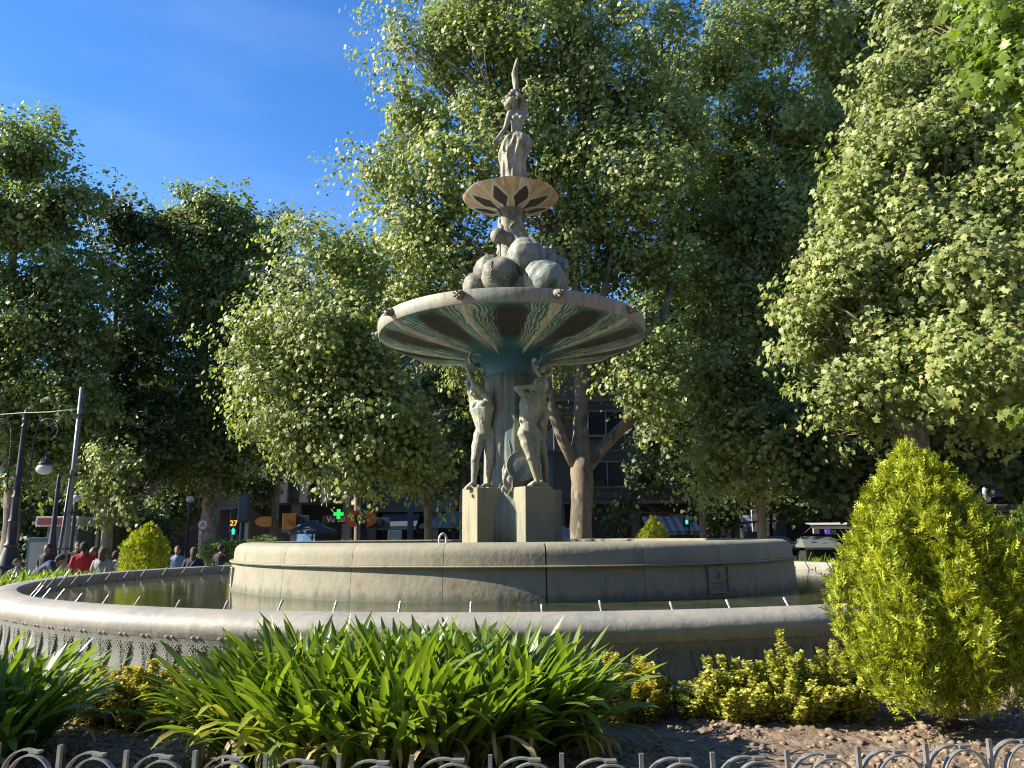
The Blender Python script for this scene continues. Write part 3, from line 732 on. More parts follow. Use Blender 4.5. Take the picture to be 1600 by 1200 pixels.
# ---------------- figures
def head_parts(mb, c, face, up=(0, 0, 1), s=1.0):
    """skull, jaw, nose, brow, ears, lips; c centre, face direction"""
    c = Vector(c); f = Vector(face).normalized(); u = Vector(up); u = (u - f*u.dot(f)).normalized(); r = f.cross(u)
    q = Matrix((r, f, u)).transposed().to_euler()
    T = lambda a, b, d: c + r*a*s + f*b*s + u*d*s
    mb.sphere(T(0, -.01, .02), (.078*s, .098*s, .10*s), 16, 12, q)
    mb.sphere(T(0, .035, -.045), (.058*s, .062*s, .072*s), 14, 10, q)
    mb.sphere(T(0, .06, -.10), (.03*s, .025*s, .022*s), 10, 8, q)
    mb.cap(T(0, .088, .02), .011*s, T(0, .112, -.022), .016*s, 8)
    mb.cap(T(-.045, .078, .034), .012*s, T(.045, .078, .034), .012*s, 8)
    mb.cap(T(-.02, .09, -.062), .009*s, T(.02, .09, -.062), .009*s, 8)
    for sx in (-1, 1):
        mb.sphere(T(sx*.078, -.005, -.005), (.010*s, .022*s, .034*s), 8, 8, q)
        mb.sphere(T(sx*.03, .082, .008), (.013*s, .011*s, .009*s), 8, 6, q)
def hand_parts(mb, wrist, tip_dir, palm_n, s=1.0, side=1, curl=.35):
    w_ = Vector(wrist); t = Vector(tip_dir).normalized(); nrm = Vector(palm_n); nrm = (nrm - t*nrm.dot(t)).normalized(); sd = t.cross(nrm)*side
    for k in (-1, 0, 1): mb.cap(w_ + sd*k*.018*s, .020*s, w_ + t*.085*s + sd*k*.026*s, .017*s, 8)
    for k, ln in ((-1.5, .075), (-.5, .09), (.5, .085), (1.5, .065)):
        b = w_ + t*.085*s + sd*k*.021*s; m_ = b + (t*math.cos(curl*.6) + nrm*math.sin(curl*.6)).normalized()*ln*.5*s; e = m_ + (t*math.cos(curl*1.8) + nrm*math.sin(curl*1.8)).normalized()*ln*.5*s
        mb.cap(b, .0105*s, m_, .0095*s, 8); mb.cap(m_, .0095*s, e, .008*s, 8)
    b = w_ + t*.03*s - sd*.03*s; m_ = b + (t*.6 - sd*.7 + nrm*.2).normalized()*.045*s; mb.cap(b, .014*s, m_, .012*s, 8); mb.cap(m_, .012*s, m_ + (t*.8 - sd*.3 + nrm*.3).normalized()*.035*s, .009*s, 8)
def foot_parts(mb, ankle, toe, s=1.0):
    a, t = Vector(ankle), Vector(toe); d = (t - a); h = Vector((d.x, d.y, 0)).normalized() if Vector((d.x, d.y, 0)).length > .01 else Vector((0, -1, 0)); sd = Vector((-h.y, h.x, 0))
    mb.sphere(a - h*.045*s + Vector((0, 0, -.05*s)), (.036*s, .036*s, .034*s), 10, 8)
    mb.cap(a + Vector((0, 0, -.01)), .04*s, a + (t-a)*.62, .032*s, 10)
    for k in (-1, 0, 1): mb.cap(a + (t-a)*.45 + sd*k*.018*s, .026*s, a + (t-a)*.80 + sd*k*.028*s, .020*s, 8)
    for k in range(5):
        o = (k-2)*.020*s; mb.cap(a + (t-a)*.80 + sd*o, .013*s, t + sd*o*1.1 - (t-a)*(.04*abs(k-1)), .010*s, 6)
def limb(mb, a, b, c, ra, rb, rc, bulge1, bulge2, back):
    """two-segment limb with muscle bellies; back = direction the lower belly sits"""
    a, b, c, back = Vector(a), Vector(b), Vector(c), Vector(back)
    mb.cap(a, ra, b, rb, 12); mb.cap(b, rb, c, rc, 12)
    m1 = a.lerp(b, .42); mb.cap(a.lerp(b, .2), ra*.9, m1, bulge1, 12); mb.cap(m1, bulge1, b.lerp(a, .12), rb*1.02, 12)
    m2 = b.lerp(c, .30) + back*bulge2*.3; mb.cap(b, rb*.8, m2, bulge2, 12); mb.cap(m2, bulge2, b.lerp(c, .68), rc*1.05, 12)
def man(J, face, s=1.0, hair=True):
    """nude bronze man from a dictionary of joints; smooth anatomy, no fine detail at the groin"""
    mb = MB(); V_ = {k: Vector(v) for k, v in J.items()}
    sl, sr, hl, hr = V_['sl'], V_['sr'], V_['hl'], V_['hr']
    pel, wa, ch, nk = V_['pel'], V_['wa'], V_['ch'], V_['nk']
    f = Vector(face['chest']).normalized()
    mb.cap(hl, .095*s, hr, .095*s); mb.sphere(pel, (.15*s, .12*s, .13*s), 16, 12)
    mb.cap(pel, .125*s, wa, .115*s, 14); mb.cap(wa, .115*s, ch, .135*s, 14)
    side = (sr - sl).normalized()
    mb.cap(wa + side*.04, .10*s, ch + side*.07*s, .115*s, 14); mb.cap(wa - side*.04, .10*s, ch - side*.07*s, .115*s, 14)
    mb.cap(ch, .12*s, nk - (nk-ch)*.15, .085*s, 12)
    mb.cap(sl, .062*s, nk, .055*s); mb.cap(sr, .062*s, nk, .055*s); mb.sphere(sl, .07*s); mb.sphere(sr, .07*s)
    mb.cap(ch + side*.1*s, .1*s, sr, .06*s); mb.cap(ch - side*.1*s, .1*s, sl, .06*s)
    up = (ch-wa).normalized()
    for k in (-1, 1):
        mb.sphere(ch + f*.085*s + side*k*.068*s + up*.045*s, (.066*s, .045*s, .05*s), 12, 8)         # chest
        mb.sphere(pel - f*.085*s + side*k*.07*s - up*.06*s, (.075*s, .07*s, .085*s), 12, 8)            # seat
        for q in range(3): mb.sphere(wa.lerp(ch, .15 + .28*q) + f*.098*s + side*k*.03*s - up*.05, (.026*s, .018*s, .026*s), 8, 6)
        mb.cap(wa + side*k*.095*s, .035*s, ch + side*k*.115*s - f*.02, .05*s)
    mb.cap(nk, .055*s, V_['hd'] - Vector((0, 0, .05)), .052*s)
    head_parts(mb, V_['hd'], face['head'], s=s)
    if hair:
        fh = Vector(face['head']).normalized(); rn = random.Random(5)
        for k in range(34):
            d = Vector((rn.gauss(0, 1), rn.gauss(0, 1), rn.gauss(.4, .8))).normalized()
            if d.dot(fh) > .45: continue
            c_ = V_['hd'] + Vector((0, 0, .02)) - fh*.01 + d*.088*s; mb.sphere(c_, (.03, .022, .02), 8, 6, (rn.random()*3, rn.random()*3, 0))
    for (sh, el, ha, pn, sd_) in (('sl', 'el', 'wl', face['pl'], 1), ('sr', 'er', 'wr', face['pr'], -1)):
        limb(mb, V_[sh], V_[el], V_[ha], .058*s, .042*s, .030*s, .056*s, .043*s, Vector((0, 0, 0)))
        hand_parts(mb, V_[ha], (V_['t'+ha[1]] - V_[ha]), pn, s*1.05, sd_)
    for (hp, kn, an, to) in ((hl, 'kl', 'al', 'tl_'), (hr, 'kr', 'ar', 'tr_')):
        limb(mb, hp, V_[kn], V_[an], .092*s, .058*s, .038*s, .090*s, .060*s, -f)
        mb.sphere(V_[kn] + f*.02*s, .05*s); foot_parts(mb, V_[an], V_[to], s*1.0)
    return mb
# front left figure, stepping off its block
A = dict(hl=(-.09, -.03, .93), hr=(.09, .0, .93), pel=(0, 0, .98), wa=(-.03, -.02, 1.17), ch=(-.05, -.03, 1.42), nk=(-.08, -.01, 1.63), hd=(-.15, -.07, 1.75),
         sl=(-.21, .06, 1.60), sr=(.06, -.10, 1.62), el=(-.30, .02, 1.88), wl=(-.24, .0, 2.14), tl=(-.22, .0, 2.3), er=(-.19, -.20, 1.84), wr=(-.29, -.22, 2.10), tr=(-.30, -.22, 2.28),
         kl=(-.17, -.12, .49), al=(-.19, -.12, .10), tl_=(-.33, -.22, -.02), kr=(.10, -.07, .48), ar=(.06, .05, .09), tr_=(-.03, -.09, .025))
faceA = dict(chest=(-.35, -.93, .1), head=(-.8, -.45, -.45), pl=(0, -.5, .5), pr=(0, -.5, .5))
mA = man(A, faceA, 1.24)
figA = blob('atlas_figure', mA, figure_m, .0105, 1)
B = dict(hl=(-.095, -.05, .93), hr=(.085, .03, .93), pel=(-.01, 0, .98), wa=(-.02, -.02, 1.17), ch=(.05, -.03, 1.42), nk=(.12, -.03, 1.64), hd=(.18, -.07, 1.79),
         sl=(-.06, -.12, 1.60), sr=(.23, .02, 1.60), el=(-.22, -.20, 1.72), wl=(-.02, -.22, 1.74), tl=(.14, -.18, 1.72), er=(.28, -.02, 1.86), wr=(.13, .03, 2.10), tr=(.10, .04, 2.3),
         kl=(.02, -.10, .50), al=(.13, -.07, .10), tl_=(-.02, -.16, .025), kr=(.10, .06, .50), ar=(.19, .05, .10), tr_=(.27, -.08, .025))
faceB = dict(chest=(-.75, -.6, 0), head=(-.75, -.6, -.1), pl=(0, 1, 0), pr=(-.3, -.9, 0))
figB = blob('atlas_figure', man(B, faceB, 1.24), figure_m, .0105, 1)
PZ = 2.672
oA = link('atlas_figure', figA, fountain, loc=(ped_c[3].x + .02, ped_c[3].y, PZ))
oB = link('atlas_figure', figB, fountain, loc=(ped_c[0].x - .01, ped_c[0].y, PZ))
oC = link('atlas_figure', figB, fountain, loc=(ped_c[1].x - .02, ped_c[1].y, PZ), rot=(0, 0, R(62)))
oD = link('atlas_figure', figA, fountain, loc=(ped_c[2].x, ped_c[2].y, PZ), rot=(0, 0, R(-125)))
for k, (o, sg) in enumerate(((oA, 1), (oB, 1), (oC, 1), (oD, 1))):      # crumpled cloth underfoot
    rn = random.Random(k+3); mb = MB()
    for q in range(22):
        mb.sphere((rn.gauss(-.17, .07), rn.gauss(-.17, .05), rn.uniform(-.03, .02) - (.16*rn.random() if q % 3 == 0 else 0)), (rn.uniform(.03, .07), rn.uniform(.02, .05), rn.uniform(.015, .03)), 8, 6, (rn.random(), rn.random(), rn.random()*3))
    if k != 1: link('crumpled_cloth', blob('crumpled_cloth', mb, figure_m, .012, 2), o)
# arms of the figures meet short scrolls under the bowl
for k, a in enumerate(dirs):
    mb = MB(); c = Vector((.78*math.cos(a+.1), .78*math.sin(a+.1), 0)); d = Vector((math.cos(a), math.sin(a), 0)); rn = random.Random(k)
    mb.tube([c + d*(.16*math.cos(t)) + Vector((0, 0, 4.98 + .12*math.sin(t))) for t in np.linspace(-PI*.6, PI*.9, 14)], np.linspace(.045, .02, 14).tolist(), 8)
    mb.build('scroll_bracket', big_bowl_m, fountain, True)

# woman on the top
D0 = 14.0
def Q(px, py, dd=0): return L(px, py, D0 + dd)
mb = MB(); s = 1.08
nk, ch, wa, pel = Q(806, 172), Q(809, 186), Q(807, 210), Q(807, 222)
shl, shr = Q(796, 177, -.06), Q(820, 177, .02)
mb.cap(wa, .105, ch, .125, 14); mb.cap(pel, .15, wa, .105, 14); mb.cap(ch, .12, nk, .06)
mb.cap(shl, .055, nk, .05); mb.cap(shr, .055, nk, .05); mb.cap(ch + Vector((-.06, 0, 0)), .1, shl, .055); mb.cap(ch + Vector((.06, 0, 0)), .1, shr, .055)
for k in (-1, 1): mb.sphere(ch + Vector((k*.07, -.10, -.03)), (.055, .05, .052), 12, 8)
hd = Q(803, 160, -.05)
mb.cap(nk, .05, hd - Vector((0, 0, .06)), .048); head_parts(mb, hd, (-.45, -.85, -.25), s=1.12)
limb(mb, shl, Q(789, 201, -.12), Q(775, 219, -.16), .052, .04, .03, .05, .04, (0, 0, 0)); hand_parts(mb, Q(775, 219, -.16), (-.35, -.1, -.9), (.5, -.6, 0), 1.1, 1, .9)
limb(mb, shr, Q(823, 162, .05), Q(810, 150, -.02), .052, .042, .03, .05, .04, (0, 0, 0)); hand_parts(mb, Q(810, 150, -.02), (-.35, 0, .9), (-.3, -.7, 0), 1.1, -1, 1.0)
rn = random.Random(8)
for k in range(46):
    d = Vector((rn.gauss(0, 1), rn.gauss(.5, 1), rn.gauss(.6, .7))).normalized()
    if d.dot(Vector((-.45, -.85, -.1)).normalized()) > .45: continue
    mb.sphere(hd + Vector((0, 0, .03)) + d*.105, (.04, .03, .026), 8, 6, (rn.random()*3, rn.random()*3, 0))
woman = link('woman_figure', blob('woman_figure', mb, woman_m, .0105, 1), fountain)
# skirt: stacked folds
vs = []; n = 80; rows = [(278, .235, 802), (262, .235, 802), (250, .245, 801), (240, .27, 803), (228, .285, 806), (219, .27, 808), (213, .20, 808), (209, .13, 807)]
mb = MB()
for i, (py, r, px) in enumerate(rows):
    c = Q(px, py); 
    for j in range(n):
        a = 2*PI*j/n; q = 1 + (.10*math.sin(6*a + i*.7) + .07*math.sin(11*a - i*.9) + .04*math.sin(19*a + i))*(1 if i < 6 else .5)
        vs.append((c.x + r*q*math.cos(a), c.y + r*q*.85*math.sin(a), c.z))
base = Q(802, 279); vs2 = []
for j in range(n):
    a = 2*PI*j/n; vs2.append((base.x + .26*math.cos(a), base.y + .24*math.sin(a), 8.2))
vs = vs2 + vs; k = len(rows) + 1
fs = [(i*n + j, i*n + (j+1) % n, (i+1)*n + (j+1) % n, (i+1)*n + j) for i in range(k-1) for j in range(n)] + [tuple(range(n-1, -1, -1)), tuple((k-1)*n + j for j in range(n))]
mb.add(vs, fs)
for (pts, rr) in ([(792, 226), (802, 217), (815, 221), (827, 232)], .05), ([(797, 232), (808, 226), (820, 234), (829, 246)], .045), ([(826, 222), (834, 236), (826, 250)], .06), ([(822, 248), (816, 262)], .035), \
        ([(790, 236), (794, 250), (806, 262)], .03), ([(788, 250), (796, 266), (810, 272)], .03), ([(800, 240), (802, 256)], .03), ([(812, 240), (812, 268)], .028), ([(795, 222), (790, 240)], .04):
    P_ = [Q(a, b, -.25 if a < 822 else -.10) for a, b in pts]; mb.tube([P_[0]] + P_ + [P_[-1]], [.008] + [rr]*len(P_) + [.008], 8)
sk = blob('skirt', mb, woman_m, .0125, 1)
link('skirt', sk, woman)
# hat-like cloth and the tall twisted horn she lifts
mb = MB()
P_ = [Q(x, y, -.02) for x, y in ((811, 152), (808, 147), (806, 138), (805, 128), (804, 116), (806, 104), (808, 94), (809, 90))]
mb.tube(P_, [.085, .065, .042, .058, .066, .042, .026, .010], 14, wob=.10, seed=3)
for ph in (0, 1.6, 3.2, 4.8):
    mb.tube([p + Vector((.05*math.cos(ph + i*.6)*w_, .05*math.sin(ph + i*.6)*w_, 0)) for i, (p, w_) in enumerate(zip(P_, (1.2, 1, .8, 1.1, 1.2, .8, .5, .2)))], [.015]*7 + [.005], 6)
for (x, y, dd) in ((797, 160, -.1), (795, 153, -.1), (800, 148, -.08), (807, 146, -.05), (800, 156, -.14), (811, 150, -.1), (793, 165, -.08), (789, 160, -.05), (815, 155, -.05), (818, 162, .0), (803, 144, -.05)):
    mb.sphere(Q(x, y, dd), (.085, .065, .055), 10, 8, (0, .5, 0))
link('raised_horn', blob('raised_horn', mb, woman_m, .013, 2), woman)

# ------------------------------------------------------------------ low hoop fence round the bed
fence = empty('hoop_fence', (CX, CY, 0), 'low grey metal fence of overlapping hoops and square posts along the flower bed', 'fence')
FR, FP = 10.62, R(1.675)
pm = MB().box((0, 0, .765), (.017, .017, .41)).mesh('post', fence_m)
def hoop(cx, rad, zt, a0, a1, y, wd=.024, th=.006, n=26):
    mb = MB(); vs = []
    zc = zt - rad
    pts = [(cx + rad*math.cos(a), zc + rad*math.sin(a)) for a in np.linspace(a0, a1, n)]
    pr = [(rad-th/2), (rad+th/2)]
    for a in np.linspace(a0, a1, n):
        for r_ in pr:
            for yy in (y - wd/2, y + wd/2): vs.append((cx + r_*math.cos(a), yy, zc + r_*math.sin(a)))
    if a0 >= PI - .01 or a0 <= 0.01:   # continue down as a leg
        e = 0; vs = [(vs[j][0], vs[j][1], .55) for j in range(4)] + vs
    if abs(a1) < .01 or abs(a1 - PI) < .01: vs = vs + [(vs[-4+j][0], vs[-4+j][1], .55) for j in range(4)]
    k = len(vs)//4
    fs = []
    for i in range(k-1):
        b = i*4
        for p, q in ((0, 1), (1, 3), (3, 2), (2, 0)): fs.append((b+p, b+q, b+4+q, b+4+p))
    fs += [(0, 2, 3, 1), (4*k-4, 4*k-3, 4*k-1, 4*k-2)]
    return mb.add(vs, fs)
hp = .1555
h1 = hoop(-.022, .118, .950, PI, R(62), .012, .026, .007).mesh('hoop', fence_m, False)
h2 = hoop(.028, .108, .936, PI, 0, -.014, .024, .007).mesh('hoop', fence_m, False)
h1b = MB().box((.034, .0, .947), (.05, .03, .010)).mesh('clip', fence_m)
for k in range(-14, 15):
    a = R(-90 + .25) + (k+.5)*FP
    x, y = FR*math.cos(a), FR*math.sin(a)
    link('post', pm, fence, loc=(x, y, rnd.uniform(-.006, .006)), rot=(0, rnd.uniform(-.01, .01), a + PI/2))
    a += FP/2; x, y = FR*math.cos(a), FR*math.sin(a); dz = rnd.uniform(-.007, .007)
    rz = a + PI/2
    link('hoop', h1, fence, loc=(x, y, dz), rot=(0, rnd.uniform(-.012, .012), rz)); link('hoop', h2, fence, loc=(x, y, dz), rot=(0, rnd.uniform(-.012, .012), rz))
    link('clip', h1b, fence, loc=(x, y, dz), rot=(0, 0, rz))
mb = MB(); mb.arc([(FR-.012, .60), (FR-.012, .63), (FR+.012, .63), (FR+.012, .60)], R(-90)-14*FP, R(-90)+15*FP, 60)
mb.build('bottom_rail', fence_m, fence)

# ------------------------------------------------------------------ strap-leaved plants
def strap(seed, L_, arch, wd, mat, tipdroop=0.0, nseg=10, fold=False):
    rn = random.Random(seed); vs = []; x, z, ang = 0.0, 0.0, R(86 - rn.uniform(0, 6))
    dl = L_/nseg; tw = rn.uniform(-.5, .5)
    for i in range(nseg+1):
        t = i/nseg; wv = wd*(.55 + .75*t if t < .5 else .92)*(1 if t < .80 else max(.10, math.cos((t-.80)/.2*PI/2)**.42))
        cx_, sx_ = math.cos(tw*t), math.sin(tw*t); up = Vector((-math.sin(ang), 0, math.cos(ang)))
        sd = Vector((0, cx_, 0)) + up*sx_
        keel = -.16*wv*(1-t*.6)
        c = Vector((x, 0, z)) ; vs += [c - sd*wv/2, c + up*keel, c + sd*wv/2]
        ang -= arch/nseg*(.5 + 1.1*t) + (tipdroop/nseg*4 if t > .75 else 0)
        if fold and abs(t - .5) < .07: ang -= 1.7
        x += math.cos(ang)*dl; z += math.sin(ang)*dl
    fs = []
    for i in range(nseg):
        b = i*3; fs += [(b, b+1, b+4, b+3), (b+1, b+2, b+5, b+4)]
    return MB().add(vs, fs).mesh('leaf', mat, True)
variants = [strap(10+i, 1.0, R([18, 30, 42, 55, 70, 88, 24, 36, 50, 64, 78, 100, 20, 46][i]), .072, aga_leaf, R([0, 8, 0, 20, 30, 40, 0, 14, 30, 0, 40, 50, 5, 12][i])) for i in range(14)]
foldv = [strap(40+i, 1.0, R(40), .07, yellow_leaf if i == 2 else aga_leaf, 0, 10, True) for i in range(3)]
deadv = [strap(60+i, 1.0, R(120), .05, dead_leaf, R(60)) for i in range(2)] + [strap(70+i, 1.0, R([70, 50][i]), .07, yellow_leaf, R(40)) for i in range(2)]
allv = variants + foldv + deadv

def clump(name, label, cat, c, inside, nplants, hgt, seed, group=None, nobj=300, zb=.56, per=(10, 15), cam=Vector((0, 0, 1.85))):
    """inside: function giving a random (x, y) offset; each plant is a fan of leaves. The leaves that show largest are single parts."""
    rn = random.Random(seed)
    root = empty(name, (c[0], c[1], zb), label, cat, group)
    L_ = []
    ext = []
    pl = [inside(rn) for _ in range(nplants)]
    cx0 = sum(p[0] for p in pl)/len(pl); cy0 = sum(p[1] for p in pl)/len(pl)
    sx = max(.1, max(abs(p[0]-cx0) for p in pl)); sy = max(.1, max(abs(p[1]-cy0) for p in pl))
    for (x, y) in pl:
        ex, ey = (x-cx0)/sx, (y-cy0)/sy; edge = min(1, math.hypot(ex, ey)); base = rn.uniform(0, 2*PI); ps = rn.uniform(.85, 1.1)
        for k in range(rn.randint(*per)):
            out = math.atan2(ey, ex)
            a = base + k*2.39996 + rn.uniform(-.35, .35)
            if edge > .55 and rn.random() < .55: a = out + rn.gauss(0, .7)
            inner = rn.random()
            lean = (.03 + .30*rn.random()**1.5) + edge**2.5*.40*max(0, math.cos(a - out))*rn.uniform(.5, 1.2)
            r_ = rn.random(); young = inner < .5
            if r_ < .04: me = rn.choice(foldv)
            elif r_ < .15 and lean > .22: me = rn.choice(deadv)
            else: me = rn.choice([variants[i] for i in ((0, 1, 6, 7, 12, 2, 12, 0) if young else (1, 2, 3, 4, 8, 9, 7, 13, 6, 10))])
            sc = hgt*ps*rn.uniform(.72, 1.12)*(1 if young else .95)
            loc = Vector((x - c[0]*0, y, rn.uniform(-.02, .02)))
            q = Euler((0, 0, a)).to_matrix() @ Euler((rn.uniform(-.25, .25), lean, rn.uniform(-.4, .4))).to_matrix()
            mtx = Matrix.Translation(loc) @ q.to_4x4() @ Matrix.Diagonal((sc, rn.uniform(.48, .72) , sc, 1))
            mid = Vector((c[0], c[1], zb)) + mtx @ Vector((.15, 0, .75))
            # how large it shows: near the front or near the top surface
            score = (mid.z - zb)*1.3 - (mid - cam).length*.55 + rn.uniform(-.12, .12)
            L_.append((score, me, mtx))
    L_.sort(key=lambda t: -t[0])
    for s_, me, mtx in L_[:nobj]:
        o = link('leaf', me, root); o.matrix_local = mtx
    rest = L_[nobj:]
    if rest:
        bymat = {}
        allV, allF, mi, b = [], [], [], 0
        cache = {}
        mats = [aga_leaf, dead_leaf, yellow_leaf]
        for s_, me, mtx in rest:
            if me.name not in cache:
                v = np.empty(len(me.vertices)*3, np.float32); me.vertices.foreach_get('co', v)
                cache[me.name] = (v.reshape(-1, 3), np.array([p.vertices[:] for p in me.polygons]), mats.index(me.materials[0]))
            v, f, m_ = cache[me.name]; A_ = np.array(mtx)
            allV.append(v @ A_[:3, :3].T + A_[:3, 3]); allF.append(f + b); mi += [m_]*len(f); b += len(v)
        me = fast('leaf_mass', np.concatenate(allV), [np.concatenate(allF)], None, True)
        for m_ in mats: me.materials.append(m_)
        me.polygons.foreach_set('material_index', mi)
        tag(link('leaf_mass', me, root), kind='stuff')
    return root

def ell(rx, ry, ang=0):
    def f(rn):
        while True:
            a, b = rn.uniform(-1, 1), rn.uniform(-1, 1)
            if a*a + b*b < 1: break
        x, y = a*rx, b*ry
        return (x*math.cos(ang) - y*math.sin(ang), x*math.sin(ang) + y*math.cos(ang))
    return f
clump('agapanthus', 'largest clump of glossy green strap leaves, centre front, between basin and hoop fence', 'plant',
      (-.74, 4.98), ell(1.0, .56), 270, .77, 1, per=(10, 14))
clump('agapanthus', 'shaded dark green strap-leaved clump at the left edge in front of the basin', 'plant',
      (-3.46, 4.85), ell(.62, .50), 62, .70, 2)
def arcband(a0, a1, r0, r1):
    def f(rn):
        a = R(rn.uniform(a0, a1)); q = rn.uniform(r0, r1); return (q*math.cos(a), q*math.sin(a))
    return f
clump('agapanthus', 'sunlit row of strap-leaved plants along the left basin rim below the people', 'plant',
      (CX, CY), arcband(169, 192, 8.25, 9.3), 190, .78, 3, nobj=260, per=(10, 15))
clump('agapanthus', 'small strap-leaved tuft behind the left end of the round drum', 'plant',
      (CX - 7.35, CY + 5.6), ell(.5, .4), 16, .78, 4, nobj=80, per=(8, 11))
clump('agapanthus', 'pale sunlit strap-leaved clump behind the basin beside the right end of the drum', 'plant',
      (CX + 7.35, CY + 5.0), ell(.95, .5, -.4), 40, .84, 5, nobj=160, per=(8, 12))

# ------------------------------------------------------------------ conifers and shrubs
def frond_template(n=7):
    """a flat feathery spray: thin kites along an axis"""
    V, Fc = [], []
    def kite(x, y, dx, dy, wd, z):
        b = len(V); L_ = math.hypot(dx, dy); ux, uy = dx/L_, dy/L_
        V.extend([(x, y, z), (x + dx*.45 - uy*wd, y + dy*.45 + ux*wd, z - .01), (x + dx, y + dy, z), (x + dx*.45 + uy*wd, y + dy*.45 - ux*wd, z - .01)])
        Fc.append([b, b+1, b+2]); Fc.append([b, b+2, b+3])
    kite(0, 0, 0, 1.0, .07, 0)
    for i in range(1, n):
        sx = 1 if i % 2 else -1; y = .12 + .12*i; l_ = .46*(1 - y*.55)
        kite(0, y, sx*l_*.75, l_*.75, .055, .03*sx)
    return np.array(V), [np.array(Fc)]
FT, FTF = frond_template()
def prof_cone(t):
    # radius fraction of a plump cone, t = 0 bottom .. 1 top
    return np.where(t < .28, .66 + .34*np.sin(t/.28*PI/2), np.cos((t-.28)/.72*PI/2)**.78)
def conifer_mesh(name, n, h, r, size, mat, seed, z0=.12, lobes=1.0):
    rs = np.random.RandomState(seed)
    tuft = 6; n //= tuft
    t = rs.rand(n*2)**.85; keep = rs.rand(n*2) < (prof_cone(t)*.85 + .15); t = t[keep][:n]; n = len(t)
    a = rs.uniform(0, 2*PI, n)
    P0 = np.stack([np.cos(a)*2.2, np.sin(a)*2.2, t*3.4], 1)
    lump = 1 + .10*lobes*noise3(P0*np.array([1, 1, .6]), 1.6, seed, 2) + .05*noise3(P0, 4.5, seed+1)
    dep = 1 - .38*rs.rand(n)**1.6
    streak = noise3(np.stack([np.cos(a)*r*2, np.sin(a)*r*2, t*h*.55], 1)*np.array([1, 1, 1.0]), 3.2/max(r, .4), seed+5, 2)
    lump += .075*np.clip(streak, -1, 1)
    dep = np.where((streak < -.12) & (dep > .72), .56 + .12*rs.rand(n), dep)
    rad = prof_cone(t)*r*lump*dep
    P = np.stack([np.cos(a)*rad, np.sin(a)*rad, z0 + t*(h-z0)], 1)
    P = np.repeat(P, tuft, 0); a = np.repeat(a, tuft) + rs.normal(size=n*tuft)*.25; dep = np.repeat(dep, tuft); tz = np.repeat(t, tuft)
    n = n*tuft; lift = rs.rand(n)
    P = P + np.stack([np.cos(a)*.018*lift, np.sin(a)*.018*lift, size*1.5*(lift-.5)], 1)*np.clip(prof_cone(tz), .3, 1)[:, None] + rs.normal(size=(n, 3))*size*.22
    out = np.stack([np.cos(a), np.sin(a), np.zeros(n)], 1)
    N = out*.55 + rs.normal(size=(n, 3))*.6          # sprays stand on edge
    tip = np.stack([np.cos(a)*.55, np.sin(a)*.55, np.full(n, 1.35)], 1)*2.8
    S = size*(.55 + .9*rs.rand(n))*(1 + .35*(dep > .93))
    return leaves(name, P, N, S, FT, FTF, mat, seed, tip)
def conifer(loc, h, r, mesh, label, group=None, trunk=True, sc=1, rz=0, lean=0):
    root = empty('conifer', loc, label, 'conifer', group, rz); root.rotation_euler[1] = lean
    link('foliage', mesh, root, scale=sc)
    if hasattr(sc, '__len__'): h = h*.8
    mb = MB(); rn = random.Random(3)
    mb.tube([(0, 0, -.1), (.01, 0, .1*h), (0, 0, .5*h), (0, 0, .85*h)], [r*.105, r*.085, r*.05, .006], 10, wob=.15)
    for k in range(9):
        a = rn.uniform(0, 2*PI); mb.tube([(0, 0, .07*h), (r*.25*math.cos(a), r*.25*math.sin(a), .14*h), (r*.5*math.cos(a), r*.5*math.sin(a), .30*h)], [r*.05, r*.035, .006], 7, wob=.1)
    mb.build('trunk', conbark, root, True)
    return root
cb = conifer_mesh('foliage', 34000, 1.86, .57, .058, con_leaf, 11, .15)
cbase = W(1478, 1140, 5.45)
conifer((cbase.x + .02, 5.45, .56), 1.9, .62, cb, 'large yellow-green cone-shaped conifer in the right foreground between basin and fence', lean=-.045)
csm = conifer_mesh('foliage', 9000, 1.55, .60, .075, con_leaf, 12, .05)
conifer((-8.12, 17.4, .55), 1.55, .60, csm, 'small golden cone-shaped conifer behind the left rim of the basin, beside the people')
csm2 = conifer_mesh('foliage', 7000, 1.75, .52, .075, con_leaf, 13, .05)
conifer((3.98, 22.1, .55), 1.75, .52, csm2, 'tip of a small golden conifer showing above the drum, right of the column')
cdk = conifer_mesh('foliage', 12000, 1.72, .78, .07, con_dark, 14, .05)
conifer((8.62, 13.0, .55), 1.72, .78, cdk, 'dark green rounded conifer at the right edge behind the large yellow-green one')
conifer((-4.75, 4.35, .56), 2.3, .85, cdk, 'dark conifer just outside the left edge that shades the left clump', sc=(1.0, 1.0, 1.15))

